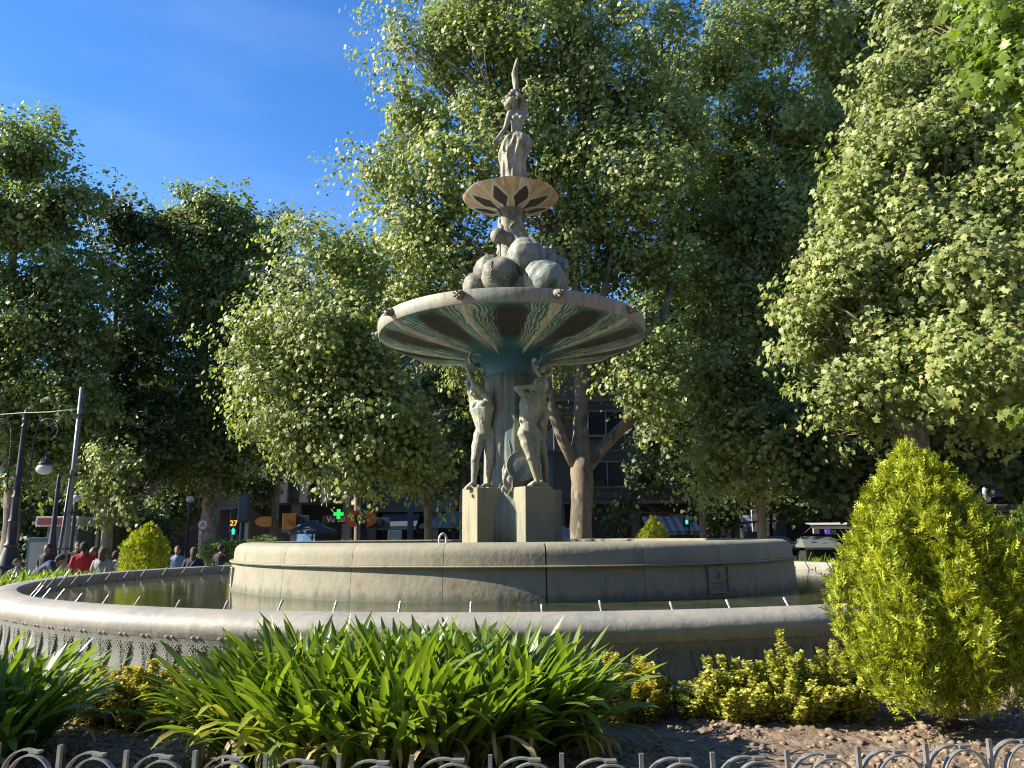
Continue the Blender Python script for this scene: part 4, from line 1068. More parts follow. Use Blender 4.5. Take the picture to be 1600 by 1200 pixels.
def shrub(loc, rx, ry, h, n, mat, label, seed, spikes=14, size=.022, group=None):
    rs = np.random.RandomState(seed)
    # shoots: upright sprigs with leaves round them
    ns = spikes*5; aa = rs.uniform(0, 2*PI, ns); q = np.sqrt(rs.rand(ns)); bx = q*np.cos(aa)*rx; by = q*np.sin(aa)*ry
    top = h*(1 - .55*q**2)*(.66 + .36*rs.rand(ns)); tall = rs.rand(ns) < .14; top[tall] *= 1.0 + .22*rs.rand(int(tall.sum()))
    per = n//ns; P = []; N = []
    stems = MB()
    for i in range(ns):
        t = rs.rand(per)**.62; z = t*top[i]; wr = .016 + .040*(1-t)
        lean = .25*np.array([bx[i]/rx, by[i]/ry])*t[:, None]*.35
        an = rs.uniform(0, 2*PI, per)
        P.append(np.stack([bx[i]*(.55 + .45*t) + lean[:, 0] + wr*np.cos(an), by[i]*(.55 + .45*t) + lean[:, 1] + wr*np.sin(an), z], 1))
        N.append(np.stack([-np.cos(an)*.3, -np.sin(an)*.3, np.ones(per)], 1) + .45*rs.normal(size=(per, 3)))
        if i % 3 == 0: stems.tube([(bx[i]*.4, by[i]*.4, 0), (bx[i]*.8, by[i]*.8, top[i]*.5), (bx[i]*1.03, by[i]*1.03, top[i]*.95)], [.006, .004, .002], 5)
    P = np.concatenate(P); N = np.concatenate(N)
    root = empty('shrub', loc, label, 'shrub', group)
    link('foliage', leaves('foliage', P, N, size*(.6 + .8*rs.rand(len(P))), LEAF3, LEAF3_F, mat, seed), root)
    stems.build('stems', conbark, root)
    return root
def sh(px, py, d, rx, ry, h, n, mat, label, seed, **k):
    c = W(px, py, d); return shrub((c.x, d, .56), rx, ry, h, n, mat, label, seed, **k)
sh(168, 1100, 5.95, .42, .24, .40, 18000, gold_leaf, 'low golden shrub at left, next to the shaded strap-leaved clump, below the reliefs', 21, spikes=12, size=.024)
sh(238, 1100, 5.80, .40, .24, .46, 18000, gold_leaf, 'low golden shrub touching the left end of the large strap-leaved clump', 22, spikes=12, size=.024)
sh(985, 1100, 5.85, .26, .22, .50, 14000, gold_leaf, 'golden shrub against the right end of the large strap-leaved clump', 23, spikes=9, size=.023)
sh(1092, 1105, 5.85, .16, .16, .30, 6000, greengold, 'smallest yellow-green shrub, at the left end of the right-hand shrubs', 24, spikes=6, size=.024)
sh(1150, 1105, 5.75, .24, .22, .46, 13000, greengold, 'yellow-green shrub second from the left in the right-hand row', 25, spikes=9, size=.023)
sh(1232, 1110, 5.75, .34, .26, .52, 26000, greengold, 'tallest yellow-green shrub with pointed shoots, left of the large conifer', 26, spikes=12, size=.024)
sh(1310, 1110, 5.85, .24, .24, .55, 13000, greengold, 'shaded yellow-green shrub half hidden behind the large conifer', 27, spikes=9, size=.024)

# ------------------------------------------------------------------ trees
def crown(name, lobes, nclump, ntwig, nleaf, size, templ, polys, mat, seed, clump_r=.85, twig_r=.34, squash=.85, gap=None, upb=.7):
    """lobes: list of (centre Vector, radius). Leaves are laid in three nested levels: lobe > clump > twig > leaf."""
    rs = np.random.RandomState(seed)
    Cn = np.array([l[0][:] for l in lobes]); Rr = np.array([l[1] for l in lobes]); wgt = Rr**2/np.sum(Rr**2)
    idx = rs.choice(len(lobes), nclump, p=wgt)
    d = unit(rs.normal(size=(nclump, 3))); rr = Rr[idx]*(.35 + .65*rs.rand(nclump)**.45)
    P = Cn[idx] + d*rr[:, None]*np.array([1, 1, squash])
    O = d.copy()
    def sub(P, O, k, sd):
        n = len(P); r = sd*(.5 + rs.rand(n, 1, 1)); e = unit(rs.normal(size=(n*k, 3))).reshape(n, k, 3)*rs.rand(n, k, 1)**.4*np.array([1, 1, .8])
        Q_ = P[:, None] + e*r; O_ = O[:, None]*.7 + unit(e.reshape(-1, 3)).reshape(n, k, 3)*.7
        return Q_.reshape(-1, 3), O_.reshape(-1, 3)
    P, O = sub(P, O, ntwig, clump_r)
    if gap: 
        keep = noise3(P, .55, seed+7, 2) > gap; P, O = P[keep], O[keep]
    P, O = sub(P, O, nleaf, twig_r)
    n = len(P)
    N = unit(O)*.55 + np.array([-.42, -.34, upb*.55]) + rs.normal(size=(n, 3))*.42
    tip = unit(O)*1.0 + np.array([0, 0, -.7])
    S = size*(.45 + 1.05*rs.rand(n)**1.2)
    return leaves(name, P, N, S, templ, polys, mat, seed, tip)

def tree(label, base, trunkpts, trad, lobes, crown_me, bark, group=None, seed=0, nb=None, name='plane_tree', extra=()):
    root = empty(name, base, label, 'tree', group)
    inv = Vector(base)
    mb = MB(); rn = random.Random(seed)
    pts = [Vector(p) - inv for p in trunkpts]
    fp = [pts[0]]; fr = [trad[0]]
    for i in range(len(pts)-1):
        for q in range(1, 5):
            t = q/4; fp.append(pts[i].lerp(pts[i+1], t) + Vector((rn.gauss(0, .03), rn.gauss(0, .03), 0))*(1 if t < 1 else 0)); fr.append(trad[i] + (trad[i+1]-trad[i])*t)
    mb.tube(fp, [fr[0]*1.25] + fr[1:], 16, wob=.06, seed=seed)
    mb.build('trunk', bark, root, True)
    bb = MB(); tops = fp[len(fp)*2//5:]
    for (P_, R_) in extra:
        P_ = [Vector(p) - inv for p in P_]; bb.tube(P_, R_, 12, wob=.06, seed=seed)
        tops += P_[1:]
    for k, (c, r) in enumerate(lobes if nb is None else lobes[:nb]):
        c = Vector(c) - inv
        s_ = min(tops[:-1] or tops, key=lambda p: (p - c).length + max(0, p.z - c.z)*2)
        mid = s_.lerp(c, .5) + Vector((rn.gauss(0, .25), rn.gauss(0, .25), rn.uniform(-.3, .1)))
        r0 = min(.11, trad[-1]*.9) if r > 1 else .05
        bb.tube([s_, s_.lerp(mid, .5) + Vector((0, 0, .05)), mid, mid.lerp(c, .5) + Vector((rn.gauss(0, .1), rn.gauss(0, .1), .1)), c], [r0, r0*.8, r0*.6, r0*.45, r0*.28], 8)
        for q in range(9):
            d = Vector((rn.gauss(0, 1), rn.gauss(0, 1), rn.gauss(.5, .7))).normalized()*r*rn.uniform(.6, 1.0)
            st = mid.lerp(c, rn.random()); e = c + d
            bb.tube([st, st.lerp(e, .5) + Vector((rn.gauss(0, .12), rn.gauss(0, .12), rn.gauss(0, .1))), e], [r0*.34, r0*.22, .008], 5)
    bb.build('branches', bark, root, True)
    o = link('crown', crown_me, root, loc=-inv)
    return root
def LB(lst, d, k=1.0):
    """crown lobes from photo positions: (px, py, depth offset, radius px)"""
    out = []
    for (px, py, dd, rp) in lst:
        p = W(px, py, d + dd); out.append((p, rp/1225*(d+dd)*k))
    return out
def B0(px, d): 
    p = W(px, 840, d); return Vector((p.x, d, 0))
PBM = (PLANE_MID, PLANE_MID_F)

# the big plane tree behind the fountain
l1 = LB([(665, 90, 0, 62), (640, 190, 0, 52), (598, 275, 0, 45), (560, 275, .3, 28), (625, 60, .5, 40), (650, 330, 0, 60), (625, 400, 0, 42), (740, 120, -1, 90), (720, 260, -1, 95), (690, 400, 0, 70),
         (830, 60, 0, 105), (860, 200, 1, 115), (950, 100, 0, 100), (960, 280, 0, 105), (890, 400, 1, 95), (770, 430, 2, 80), (1010, 420, 1, 75), (1030, 200, 1, 75),
         (640, 480, 1, 45), (990, 560, 0, 70), (700, 510, 2, 50), (715, 10, 0, 75), (1035, 60, 1, 60), (800, -70, 0, 100), (930, -80, 0, 100), (1020, 620, -1, 45), (760, 560, 3, 60), (880, 540, 3, 60)], 24)
m1 = crown('crown', l1, 620, 16, 16, .125, *PBM, plane_leaf2, 101, 1.15, .40, upb=.75, gap=-1.0)
tree('big plane tree right behind the fountain, thick bare trunk forking into three limbs', B0(908, 24), [B0(908, 24), W(909, 790, 24), W(909, 722, 24), W(905, 660, 24), W(912, 580, 24), W(905, 480, 24.3), W(880, 380, 24.5)],
     [.36, .33, .36, .20, .24, .18, .12], l1, m1, bark_m, seed=1, extra=[([W(905, 735, 24), W(880, 690, 23.8), W(862, 640, 23.7), W(850, 560, 23.6), W(830, 450, 23.5)], [.22, .17, .15, .12, .08]),
     ([W(912, 735, 24), W(940, 700, 24), W(985, 655, 24), W(1010, 600, 24), W(1035, 500, 24.2), W(1060, 400, 24.4)], [.24, .19, .18, .15, .12, .08]),
     ([W(912, 600, 24), W(935, 540, 24), W(940, 470, 24), W(960, 380, 24)], [.18, .15, .12, .07])])

# bright tree left of the fountain
l2 = LB([(470, 425, 0, 62), (540, 425, .5, 58), (425, 490, 0, 55), (385, 545, -.5, 42), (480, 530, -1, 85), (560, 530, 0, 85), (445, 620, -.5, 72), (540, 640, -1, 85), (620, 610, 0, 70), (500, 700, -.5, 42),
         (640, 690, 0, 55), (690, 640, .5, 45), (560, 712, -1, 30), (400, 600, 0, 40), (455, 682, 0, 28), (540, 752, -1, 14), (640, 740, 0, 22), (470, 375, .5, 30), (690, 770, 0, 18)], 20)
m2 = crown('crown', l2, 430, 14, 12, .105, *PBM, plane_leaf2, 102, .9, .33, upb=.6, gap=-.75)
tree('bright sunlit plane tree left of the fountain with a slim leaning trunk', B0(668, 20), [B0(668, 20), W(668, 790, 20), W(666, 750, 20), W(655, 700, 20), W(640, 650, 20), W(600, 580, 20), W(560, 500, 20)],
     [.10, .095, .09, .085, .08, .07, .05], l2, m2, bark_m, seed=2, extra=[([W(655, 700, 20), W(660, 640, 20), W(650, 560, 20.3)], [.06, .05, .04])])

# near tree on the right
l3 = LB([(1420, 215, .5, 58), (1345, 310, 0, 48), (1530, 150, .5, 62), (1400, 130, 1, 48), (1465, 100, 1, 52), (1370, 235, .5, 44), (1600, 220, 0, 60), (1440, 30, 1, 45), (1500, 260, 1, 75), (1405, 330, 0, 65), (1320, 400, 0, 62), (1350, 480, 0, 80), (1480, 420, -1, 90), (1570, 330, 0, 85), (1285, 530, 0, 42), (1400, 575, 0, 75), (1500, 560, -1, 80), (1310, 620, 0, 40),
         (1580, 480, 0, 85), (1600, 590, 0, 60), (1640, 400, 0, 90), (1375, 655, .5, 28), (1540, 640, 1, 45), (1270, 470, .3, 30), (1480, 180, .5, 45), (1700, 550, 0, 90), (1590, 650, -1, 26), (1320, 680, 1, 22)], 18.5)
m3 = crown('crown', l3, 560, 12, 12, .150, PLANE_BIG, PLANE_BIG_F, plane_leaf2, 103, .85, .36, upb=.5, gap=-.85)
tree('near plane tree with large pale sunlit leaves above the big yellow-green conifer', B0(1432, 18.5), [B0(1432, 18.5), W(1430, 760, 18.5), W(1430, 690, 18.5), W(1440, 655, 18.5), W(1490, 610, 18.6), W(1500, 520, 18.6), W(1480, 420, 18.5)],
     [.34, .32, .30, .22, .17, .14, .09], l3, m3, bark_m, seed=3, extra=[([W(1432, 680, 18.5), W(1400, 655, 18.4), W(1375, 600, 18.3), W(1360, 520, 18.3), W(1340, 440, 18.4)], [.19, .15, .12, .09, .06])])

# overhanging branch of a tree that stands outside the right edge
l4 = LB([(1570, 40, 0, 70), (1620, 120, 0, 80), (1540, 20, .5, 50), (1560, 110, .5, 45), (1600, 210, 1, 50), (1680, 20, 0, 90), (1700, 180, 0, 90), (1480, 30, 1.5, 30), (1610, 640, 5, 14)], 11)
m4 = crown('crown', l4, 70, 9, 9, .165, PLANE_BIG, PLANE_BIG_F, near_leaf, 104, .38, .22, upb=.3, gap=-.8)
tree('tree whose yellow-green big-leaved branch hangs into the upper right corner', Vector((12.2, 12.5, 0)), [(12.2, 12.5, 0), (12.2, 12.5, 3), (11.6, 12.2, 6), (10.5, 12, 8.5)], [.36, .33, .24, .12], l4, m4, bark_m, seed=4)

# tall trees behind on the right
l5 = LB([(1060, 320, 0, 60), (1040, 420, 1, 55), (1170, 280, 1, 70), (1240, 400, 0, 55), (1080, 120, 1, 60), (1150, 70, 0, 75), (1205, 190, 0, 85), (1120, 240, 1, 70), (1250, 60, 0, 70), (1290, 230, 1, 80), (1190, 360, 0, 85), (1110, 390, 1, 65), (1150, 500, 0, 75), (1100, 600, 0, 65), (1240, 480, 0, 75),
         (1195, 620, 0, 75), (1150, 700, -1, 55), (1250, 330, 0, 60), (1180, -60, 0, 90), (1290, -50, 0, 80), (1210, 730, -1, 35), (1110, 760, 0, 25)], 27)
m5 = crown('crown', l5, 560, 13, 13, .150, *PBM, plane_leaf2, 105, 1.1, .40, upb=.7, gap=-.9)
tree('tall tree with a slim straight trunk, leaves reaching down to the striped awning', B0(1185, 27), [B0(1185, 27), W(1188, 760, 27), W(1190, 640, 27), W(1195, 500, 27), W(1200, 330, 27), W(1210, 150, 27)], [.17, .15, .13, .12, .10, .06], l5, m5, bark_m, seed=5)
l6 = LB([(1290, 130, 0, 60), (1330, 90, 0, 50), (1280, 30, 0, 60), (1270, 230, 1, 60), (1390, 90, 0, 80), (1460, 50, 0, 85), (1345, 30, 0, 55), (1550, 130, 0, 85), (1410, 190, 1, 70), (1330, 150, 1, 50), (1600, 40, 0, 80), (1470, 160, 0, 60), (1330, 300, 1, 60), (1430, 300, 0, 60), (1660, 150, 0, 90), (1420, -50, 0, 90), (1550, -40, 0, 80), (1300, 350, 1, 60), (1270, 420, 1, 50)], 29)
m6 = crown('crown', l6, 430, 13, 13, .155, *PBM, plane_leaf2, 106, 1.1, .40, upb=.6, gap=-.65)
tree('tall plane tree at the top right with patches of sky between its limbs', B0(1400, 29), [B0(1400, 29), W(1400, 640, 29), W(1405, 400, 29), W(1400, 240, 29), W(1395, 100, 29)], [.26, .22, .17, .13, .07], l6, m6, bark_m, seed=6,
     extra=[([W(1400, 330, 29), W(1380, 200, 29), W(1376, 90, 29)], [.10, .08, .05]), ([W(1400, 360, 29), W(1440, 260, 29), W(1490, 150, 29)], [.10, .08, .05])])
l7 = LB([(1070, 480, 0, 60), (1040, 560, 0, 60), (1080, 660, 0, 55), (1040, 690, 0, 40), (1090, 740, 0, 35), (1010, 500, 0, 40)], 32)
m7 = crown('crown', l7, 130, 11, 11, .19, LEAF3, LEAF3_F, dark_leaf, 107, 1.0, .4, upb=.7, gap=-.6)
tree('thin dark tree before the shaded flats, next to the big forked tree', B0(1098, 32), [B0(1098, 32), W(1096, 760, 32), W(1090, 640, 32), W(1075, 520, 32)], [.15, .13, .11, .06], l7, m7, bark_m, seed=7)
l8 = LB([(1290, 660, 0, 60), (1360, 700, 0, 55), (1270, 740, 1, 45), (1480, 690, 0, 60), (1560, 700, 0, 50), (1620, 720, 0, 55), (1430, 640, 0, 60), (1330, 760, 1, 30), (1660, 620, 0, 70), (1520, 620, 1, 55), (1350, 580, 1, 60)], 25)
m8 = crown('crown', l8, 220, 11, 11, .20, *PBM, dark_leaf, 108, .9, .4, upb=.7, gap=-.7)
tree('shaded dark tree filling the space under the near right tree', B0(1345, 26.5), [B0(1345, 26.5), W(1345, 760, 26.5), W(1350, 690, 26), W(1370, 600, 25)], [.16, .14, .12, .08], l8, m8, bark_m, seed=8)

# the dark trees on the left
l9 = LB([(50, 225, 0, 55), (0, 235, 0, 55), (100, 310, 0, 52), (40, 340, 0, 75), (115, 430, 0, 62), (0, 470, 0, 85), (75, 530, 0, 85), (20, 640, 0, 80), (115, 640, 0, 70), (60, 730, 0, 50), (-70, 330, 0, 90), (-80, 560, 0, 100), (140, 520, 0, 45)], 29)
m9 = crown('crown', l9, 460, 14, 13, .140, *PBM, plane_leaf, 109, 1.0, .36, upb=.8, gap=-1.0)
tree('tallest plane tree at the left edge, sun on its top, dark below', B0(20, 29), [B0(20, 29), W(20, 720, 29), W(15, 560, 29), W(20, 400, 29), W(30, 300, 29)], [.30, .26, .22, .15, .08], l9, m9, bark_m, seed=9)
l10 = LB([(195, 345, 0, 36), (190, 420, 0, 55), (165, 520, 0, 62), (215, 540, 0, 60), (170, 640, 0, 62), (230, 690, 0, 55), (150, 740, 0, 40), (215, 360, .5, 26), (190, 760, 0, 25)], 33)
m10 = crown('crown', l10, 250, 12, 12, .165, *PBM, dark_leaf, 110, 1.0, .4, upb=.9, gap=-1.1)
tree('dark slender tree between the tallest left tree and the round-topped one', B0(172, 33), [B0(172, 33), W(172, 740, 33), W(175, 600, 33), W(185, 440, 33)], [.24, .2, .16, .08], l10, m10, bark_m, seed=10)
l11 = LB([(310, 330, 0, 42), (350, 330, 0, 38), (275, 370, 0, 42), (380, 380, 0, 35), (320, 400, 0, 62), (275, 470, 0, 68), (365, 470, 0, 70), (290, 580, 0, 80), (370, 590, 0, 75), (310, 680, 0, 68), (385, 690, 0, 52), (240, 720, 0, 40), (340, 740, 0, 28), (410, 540, 0, 40)], 35)
m11 = crown('crown', l11, 440, 13, 13, .155, *PBM, plane_leaf, 111, 1.05, .4, upb=.9, gap=-1.0)
tree('round-topped plane tree whose pale dappled trunk rises behind the round road sign', B0(335, 35), [B0(325, 35), W(330, 800, 35), W(338, 740, 35), W(332, 620, 35), W(325, 470, 35)], [.46, .40, .34, .24, .10], l11, m11, pale_bark, seed=11,
     extra=[([W(333, 775, 35), W(320, 700, 35), W(310, 600, 35)], [.2, .16, .1])])
l12 = LB([(432, 355, 0, 24), (420, 400, 0, 40), (445, 450, 0, 55), (400, 470, 0, 40), (420, 560, 0, 60), (430, 650, 0, 50), (440, 720, 0, 40)], 39)
m12 = crown('crown', l12, 120, 10, 11, .18, LEAF3, LEAF3_F, dark_leaf, 112, 1.1, .45, upb=.9, gap=-.9)
tree('small dark treetop between the round-topped tree and the bright tree', B0(432, 39), [B0(432, 39), W(432, 700, 39), W(432, 500, 39), W(432, 380, 39)], [.2, .17, .12, .06], l12, m12, bark_m, seed=12)
l13 = LB([(548, 400, 0, 32), (572, 440, 0, 34), (530, 450, 0, 40), (565, 520, 0, 45)], 42)
m13 = crown('crown', l13, 60, 10, 11, .19, LEAF3, LEAF3_F, dark_leaf, 113, 1.1, .45, upb=.9, gap=-.9)
tree('dark treetop behind the upper right side of the bright tree', B0(560, 42), [B0(560, 42), W(560, 650, 42), W(556, 440, 42)], [.2, .16, .07], l13, m13, bark_m, seed=13)
# dark young tree foliage low on the left, lit from behind
l14 = LB([(185, 720, 0, 30), (140, 770, 0, 22), (215, 790, 0, 20), (160, 800, 0, 16), (245, 770, 0, 24), (200, 750, 0, 24)], 27)
m14 = crown('crown', l14, 70, 8, 9, .13, *PBM, plane_leaf2, 114, .55, .3, upb=.4, gap=-.6)
tree('low light green young tree behind the people on the left', B0(168, 27), [B0(168, 27), W(166, 800, 27), W(168, 740, 27)], [.10, .085, .05], l14, m14, pale_bark, seed=14)
# hedge and far wood behind the trees
n = 30000; rs = np.random.RandomState(31)
def hedge(x0, x1, y, h, dpt, mat, label, seed, n):
    rs = np.random.RandomState(seed)
    P = np.stack([rs.uniform(x0, x1, n), y + rs.uniform(-dpt, dpt, n), rs.rand(n)**.6*h], 1); P[:, 2] *= 1 + .12*noise3(P, 1.5, seed)
    N = np.array([0, -.4, .8]) + .6*rs.normal(size=(n, 3))
    o = link('hedge', leaves('hedge', P, N, .05 + .04*rs.rand(n), LEAF3, LEAF3_F, mat, seed)); return tag(o, label, 'hedge')
xa, xb = W(318, 860, 27).x, W(366, 860, 27).x
hedge(xa, xb + 1.5, 27, 1.75, .6, plane_leaf, 'clipped hedge under the pale dappled trunk at the left end of the drum', 5, 14000)
xa, xb = W(195, 860, 29).x, W(262, 860, 29).x
hedge(xa, xb, 29, 2.6, .9, dark_leaf, 'dark hedge behind the small golden conifer on the left', 6, 16000)

l17 = LB([(700, 600, 0, 34), (735, 640, 0, 34), (705, 680, 0, 34), (740, 710, 0, 28), (690, 740, 0, 24), (660, 600, 1, 34), (760, 600, 1, 30), (790, 660, 1, 34), (830, 640, 1, 30)], 31)
m17 = crown('crown', l17, 130, 10, 11, .17, LEAF3, LEAF3_F, dark_leaf, 117, .9, .38, upb=.7, gap=-.7)
tree('dark tree seen between the slim leaning trunk and the atlas figures', B0(722, 31), [B0(722, 31), W(722, 770, 31), W(722, 690, 31), W(730, 620, 31)], [.14, .12, .10, .06], l17, m17, bark_m, seed=17)
# dark leaf mass added to deepen the shade under the canopy at right
l15 = LB([(980, 800, 0, 26), (1010, 740, 0, 24), (1120, 800, 0, 26), (1150, 770, 0, 24), (1230, 790, 0, 30), (1290, 780, 0, 30), (1360, 790, 0, 30), (1130, 660, 0, 40), (1240, 700, 0, 40), (1300, 720, 0, 40)], 35)
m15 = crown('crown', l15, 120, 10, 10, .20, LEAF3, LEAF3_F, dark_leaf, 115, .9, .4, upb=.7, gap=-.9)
tree('low dark leaf mass added to deepen the shade by the striped awnings', B0(1150, 35), [B0(1150, 35), W(1150, 790, 35), W(1160, 720, 35)], [.14, .12, .08], l15, m15, bark_m, seed=15)
# unseen copies of the plane tree, added behind the viewer to block sky light
bigtree = [o for o in bpy.data.objects if o.get('label', '').startswith('big plane tree right behind')][0]
for k, (x, y, rz, lb) in enumerate(((-21, -12, 2.0, 'unseen plane tree added far left behind the viewer to block sky light'), (1, -17, 3.4, 'unseen plane tree added straight behind the viewer to block sky light'), (23, -8, 1.0, 'unseen plane tree added far right behind the viewer to block sky light'))):
    c = copy_tree(bigtree); c.location = (x, y, 0); c.rotation_euler = (0, 0, rz); c['label'] = lb

l16 = LB([(-20, 770, 0, 34), (30, 760, 0, 28), (95, 790, 0, 26), (140, 760, 1, 26), (215, 780, 1, 28), (265, 790, 0, 28), (290, 760, 0, 28), (350, 740, 0, 24), (400, 760, 1, 20), (60, 840, 0, 30), (-40, 830, 0, 34)], 38)
m16 = crown('crown', l16, 150, 10, 11, .21, LEAF3, LEAF3_F, dark_leaf, 116, .9, .4, upb=.7, gap=-.9)
tree('low dark thicket in deep shade far behind the kiosk and the people', B0(100, 38), [B0(100, 38), W(100, 790, 38), W(100, 740, 38)], [.14, .12, .08], l16, m16, bark_m, seed=16)

# ------------------------------------------------------------------ buildings
wall_grey = M('grey_facade', (.26, .265, .265), .8, [(.6, (.15, .155, .165), .4, .65, 5, (1, 1, .5))])
wall_green = M('green_grey_panel', (.13, .165, .16), .7, [(1, (.10, .13, .125), .4, .65, 5, (1, 1, 1))])
wall_rib = M('pale_rib', (.38, .38, .37), .7, [(1.5, (.22, .22, .23), .4, .65, 5, (1, 1, .4))])
wall_dark = M('dark_facade', (.085, .082, .078), .85, [(.7, (.06, .058, .055), .4, .65, 5, (1, 1, .5))])
wall_beige = M('beige_facade', (.34, .29, .23), .85, [(.8, (.27, .23, .19), .4, .65, 5, (1, 1, .5))])
wall_white = M('white_render', (.62, .60, .56), .8, [(.8, (.52, .50, .46), .4, .65, 5, (1, 1, .5))])
tile_m = M('roof_tile', (.36, .17, .10), .8, [(4, (.26, .13, .08), .4, .65, 5, (1, 1, 1))])
frame_m = M('window_frame', (.15, .155, .16), .5)
pane_m = M('window_glass', (.02, .025, .032), .08, spec=.6)
shop_dark = M('shop_interior', (.018, .017, .018), .9)
rail_m = M('railing', (.06, .06, .065), .5)
sill_m = M('window_sill', (.09, .09, .088), .7)
awn_dark = M('dark_awning', (.05, .07, .09), .7)
white_cloth = M('white_cloth', (.62, .62, .60), .7)
black_m = M('black_plastic', (.015, .015, .018), .45)
wood_m = M('brown_wood', (.10, .06, .035), .7)

def facade(name, label, x0, x1, y, h, dep, mat, floors, wins, yaw=0.0, balcony=None, roof=None, group=None, gf=3.8, fh=3.1, rib=None):
    """block with window openings hung proud of the wall by frames; windows shared mesh. wins = (pitch, width, height, sill)"""
    root = empty(name, (x0, y, 0), label, 'building', group, yaw)
    Wd = x1 - x0
    mb = MB(); mb.box((Wd/2, dep/2 + .02, (gf + h)/2), (Wd, dep, h - gf)); mb.build('wall', mat, root)
    # ground floor recessed, with piers
    mb = MB(); mb.box((Wd/2, dep/2 + .8, gf/2), (Wd - .1, dep, gf - .01)); mb.build('ground_floor', shop_dark, root)
    k = int(Wd//5) + 1
    pm_ = MB().box((0, .25, gf/2 - .005), (.5, .5, gf - .02)).mesh('pier', mat)
    for i in range(k + 1): link('pier', pm_, root, loc=(.3 + i*(Wd-.6)/k, 0, 0))
    p, ww, wh, sl = wins
    fm = MB()
    for (cx_, cz, a, b) in ((0, wh, ww + .12, .08), (0, 0, ww + .12, .08), (-ww/2, wh/2, .07, wh - .085), (ww/2, wh/2, .07, wh - .085), (0, wh/2, .06, wh - .085)): fm.box((cx_, 0, cz), (a, .12, b))
    fme = fm.mesh('window', frame_m); gm = MB().box((0, .03, wh/2), (ww, .03, wh)).mesh('pane', pane_m); sm = MB().box((0, -.08, -.08), (ww + .3, .28, .07)).mesh('sill', sill_m)
    nw = max(1, int(Wd/p)); m0 = (Wd - (nw-1)*p)/2
    for f in range(floors):
        for i in range(nw):
            o = link('window', fme, root, loc=(m0 + i*p, -.03, gf + f*fh + sl)); link('pane', gm, o); link('sill', sm, o)
    if balcony:
        bm_ = MB(); L_ = balcony[1]
        bm_.box((0, -.55, 0), (L_, 1.1, .16)); bme = bm_.mesh('balcony', sill_m)
        rm = MB(); rm.box((0, -1.06, 1.05), (L_, .05, .05)); 
        for q in range(int(L_/.14)+1): rm.box((-L_/2 + .03 + q*.14, -1.06, .56), (.02, .02, .94))
        for sx in (-1, 1): rm.box((sx*(L_/2-.03), -.53, 1.05), (.05, 1.0, .045))
        rme = rm.mesh('railing', rail_m)
        for f in range(floors):
            for i in range(balcony[0], nw, balcony[2]):
                o = link('balcony', bme, root, loc=(m0 + i*p, 0, gf + f*fh - .05)); link('railing', rme, o)
    for f in range(floors + 1):
        mb = MB(); mb.box((Wd/2, -.04, gf + f*fh - .02), (Wd + .06, .12, .18)); mb.build('floor_band', sill_m, root)
    if roof:
        mb = MB(); e = .7
        mb.add([(-e, -e, h), (Wd + e, -e, h), (Wd + e, dep + e, h), (-e, dep + e, h), (Wd*.1, dep/2, h + 2.2), (Wd*.9, dep/2, h + 2.2)], [(0, 1, 5, 4), (1, 2, 5), (2, 3, 4, 5), (3, 0, 4), (3, 2, 1, 0)])
        mb.build('roof', roof, root)
    else:
        mb = MB(); mb.box((Wd/2, dep/2, h + .15), (Wd + .3, dep + .3, .3)); mb.build('parapet', sill_m, root)
    if rib:
        rm_ = MB().box((0, -.3, (gf + h)/2), (.5, .6, h - gf)).mesh('rib', wall_rib)
        for i in range(int(Wd/rib) + 1): link('rib', rm_, root, loc=(i*rib + .2, 0, 0))
    return root
YB = 47.0
def wx(px, d): return W(px, 840, d).x
facade('corner_building', 'rounded grey corner building with ribbed facade above lit shop fronts, left of centre', wx(372, YB-2), wx(548, YB-2), YB-2, 14, 9, wall_grey, 3, (2.4, 1.5, 1.5, .9), R(1), rib=1.2)
facade('corner_building', 'narrow pale set-back building between the ribbed corner building and the long grey one', wx(546, YB+2), wx(575, YB+2) + 1, YB+3, 15, 9, wall_dark, 3, (2.4, 1.4, 1.5, .9), R(1))
facade('apartment_building', 'long grey office block with green fascia behind the bright tree', wx(572, YB), wx(880, YB), YB, 16.4, 10, wall_grey, 4, (3.0, 1.9, 1.2, 1.0), R(2.0))
facade('apartment_building', 'dark shaded block of flats with balconies right of the fountain', wx(868, YB), wx(1120, YB), YB-.5, 15.4, 10, wall_dark, 3, (3.3, 2.2, 1.5, .9), R(2.5), balcony=(1, 3.0, 2))
facade('apartment_building', 'tall pale block with tiled roof showing through the leaves at upper right', wx(1122, YB), wx(1215, YB), YB-1.0, 20.0, 10, wall_beige, 5, (2.6, 1.5, 1.6, .8), R(2.5), roof=tile_m)
facade('apartment_building', 'dark brown block of flats with balconies at the right edge', wx(1218, 40), wx(1800, 40), 40.5, 15.0, 10, wall_dark, 3, (3.1, 1.8, 1.8, .6), R(4), balcony=(1, 2.6, 2))
facade('apartment_building', 'white-sided tower above the green treetops left of the statue', wx(572, YB+3), wx(606, YB+3), YB+8, 20.5, 8, wall_white, 4, (2.2, 1.2, 1.4, .9), R(1))
facade('apartment_building', 'dark block of flats far behind the trees on the left', wx(-40, 52), wx(372, 52), 52, 12.5, 9, wall_dark, 3, (2.8, 1.6, 1.6, .8), R(0))

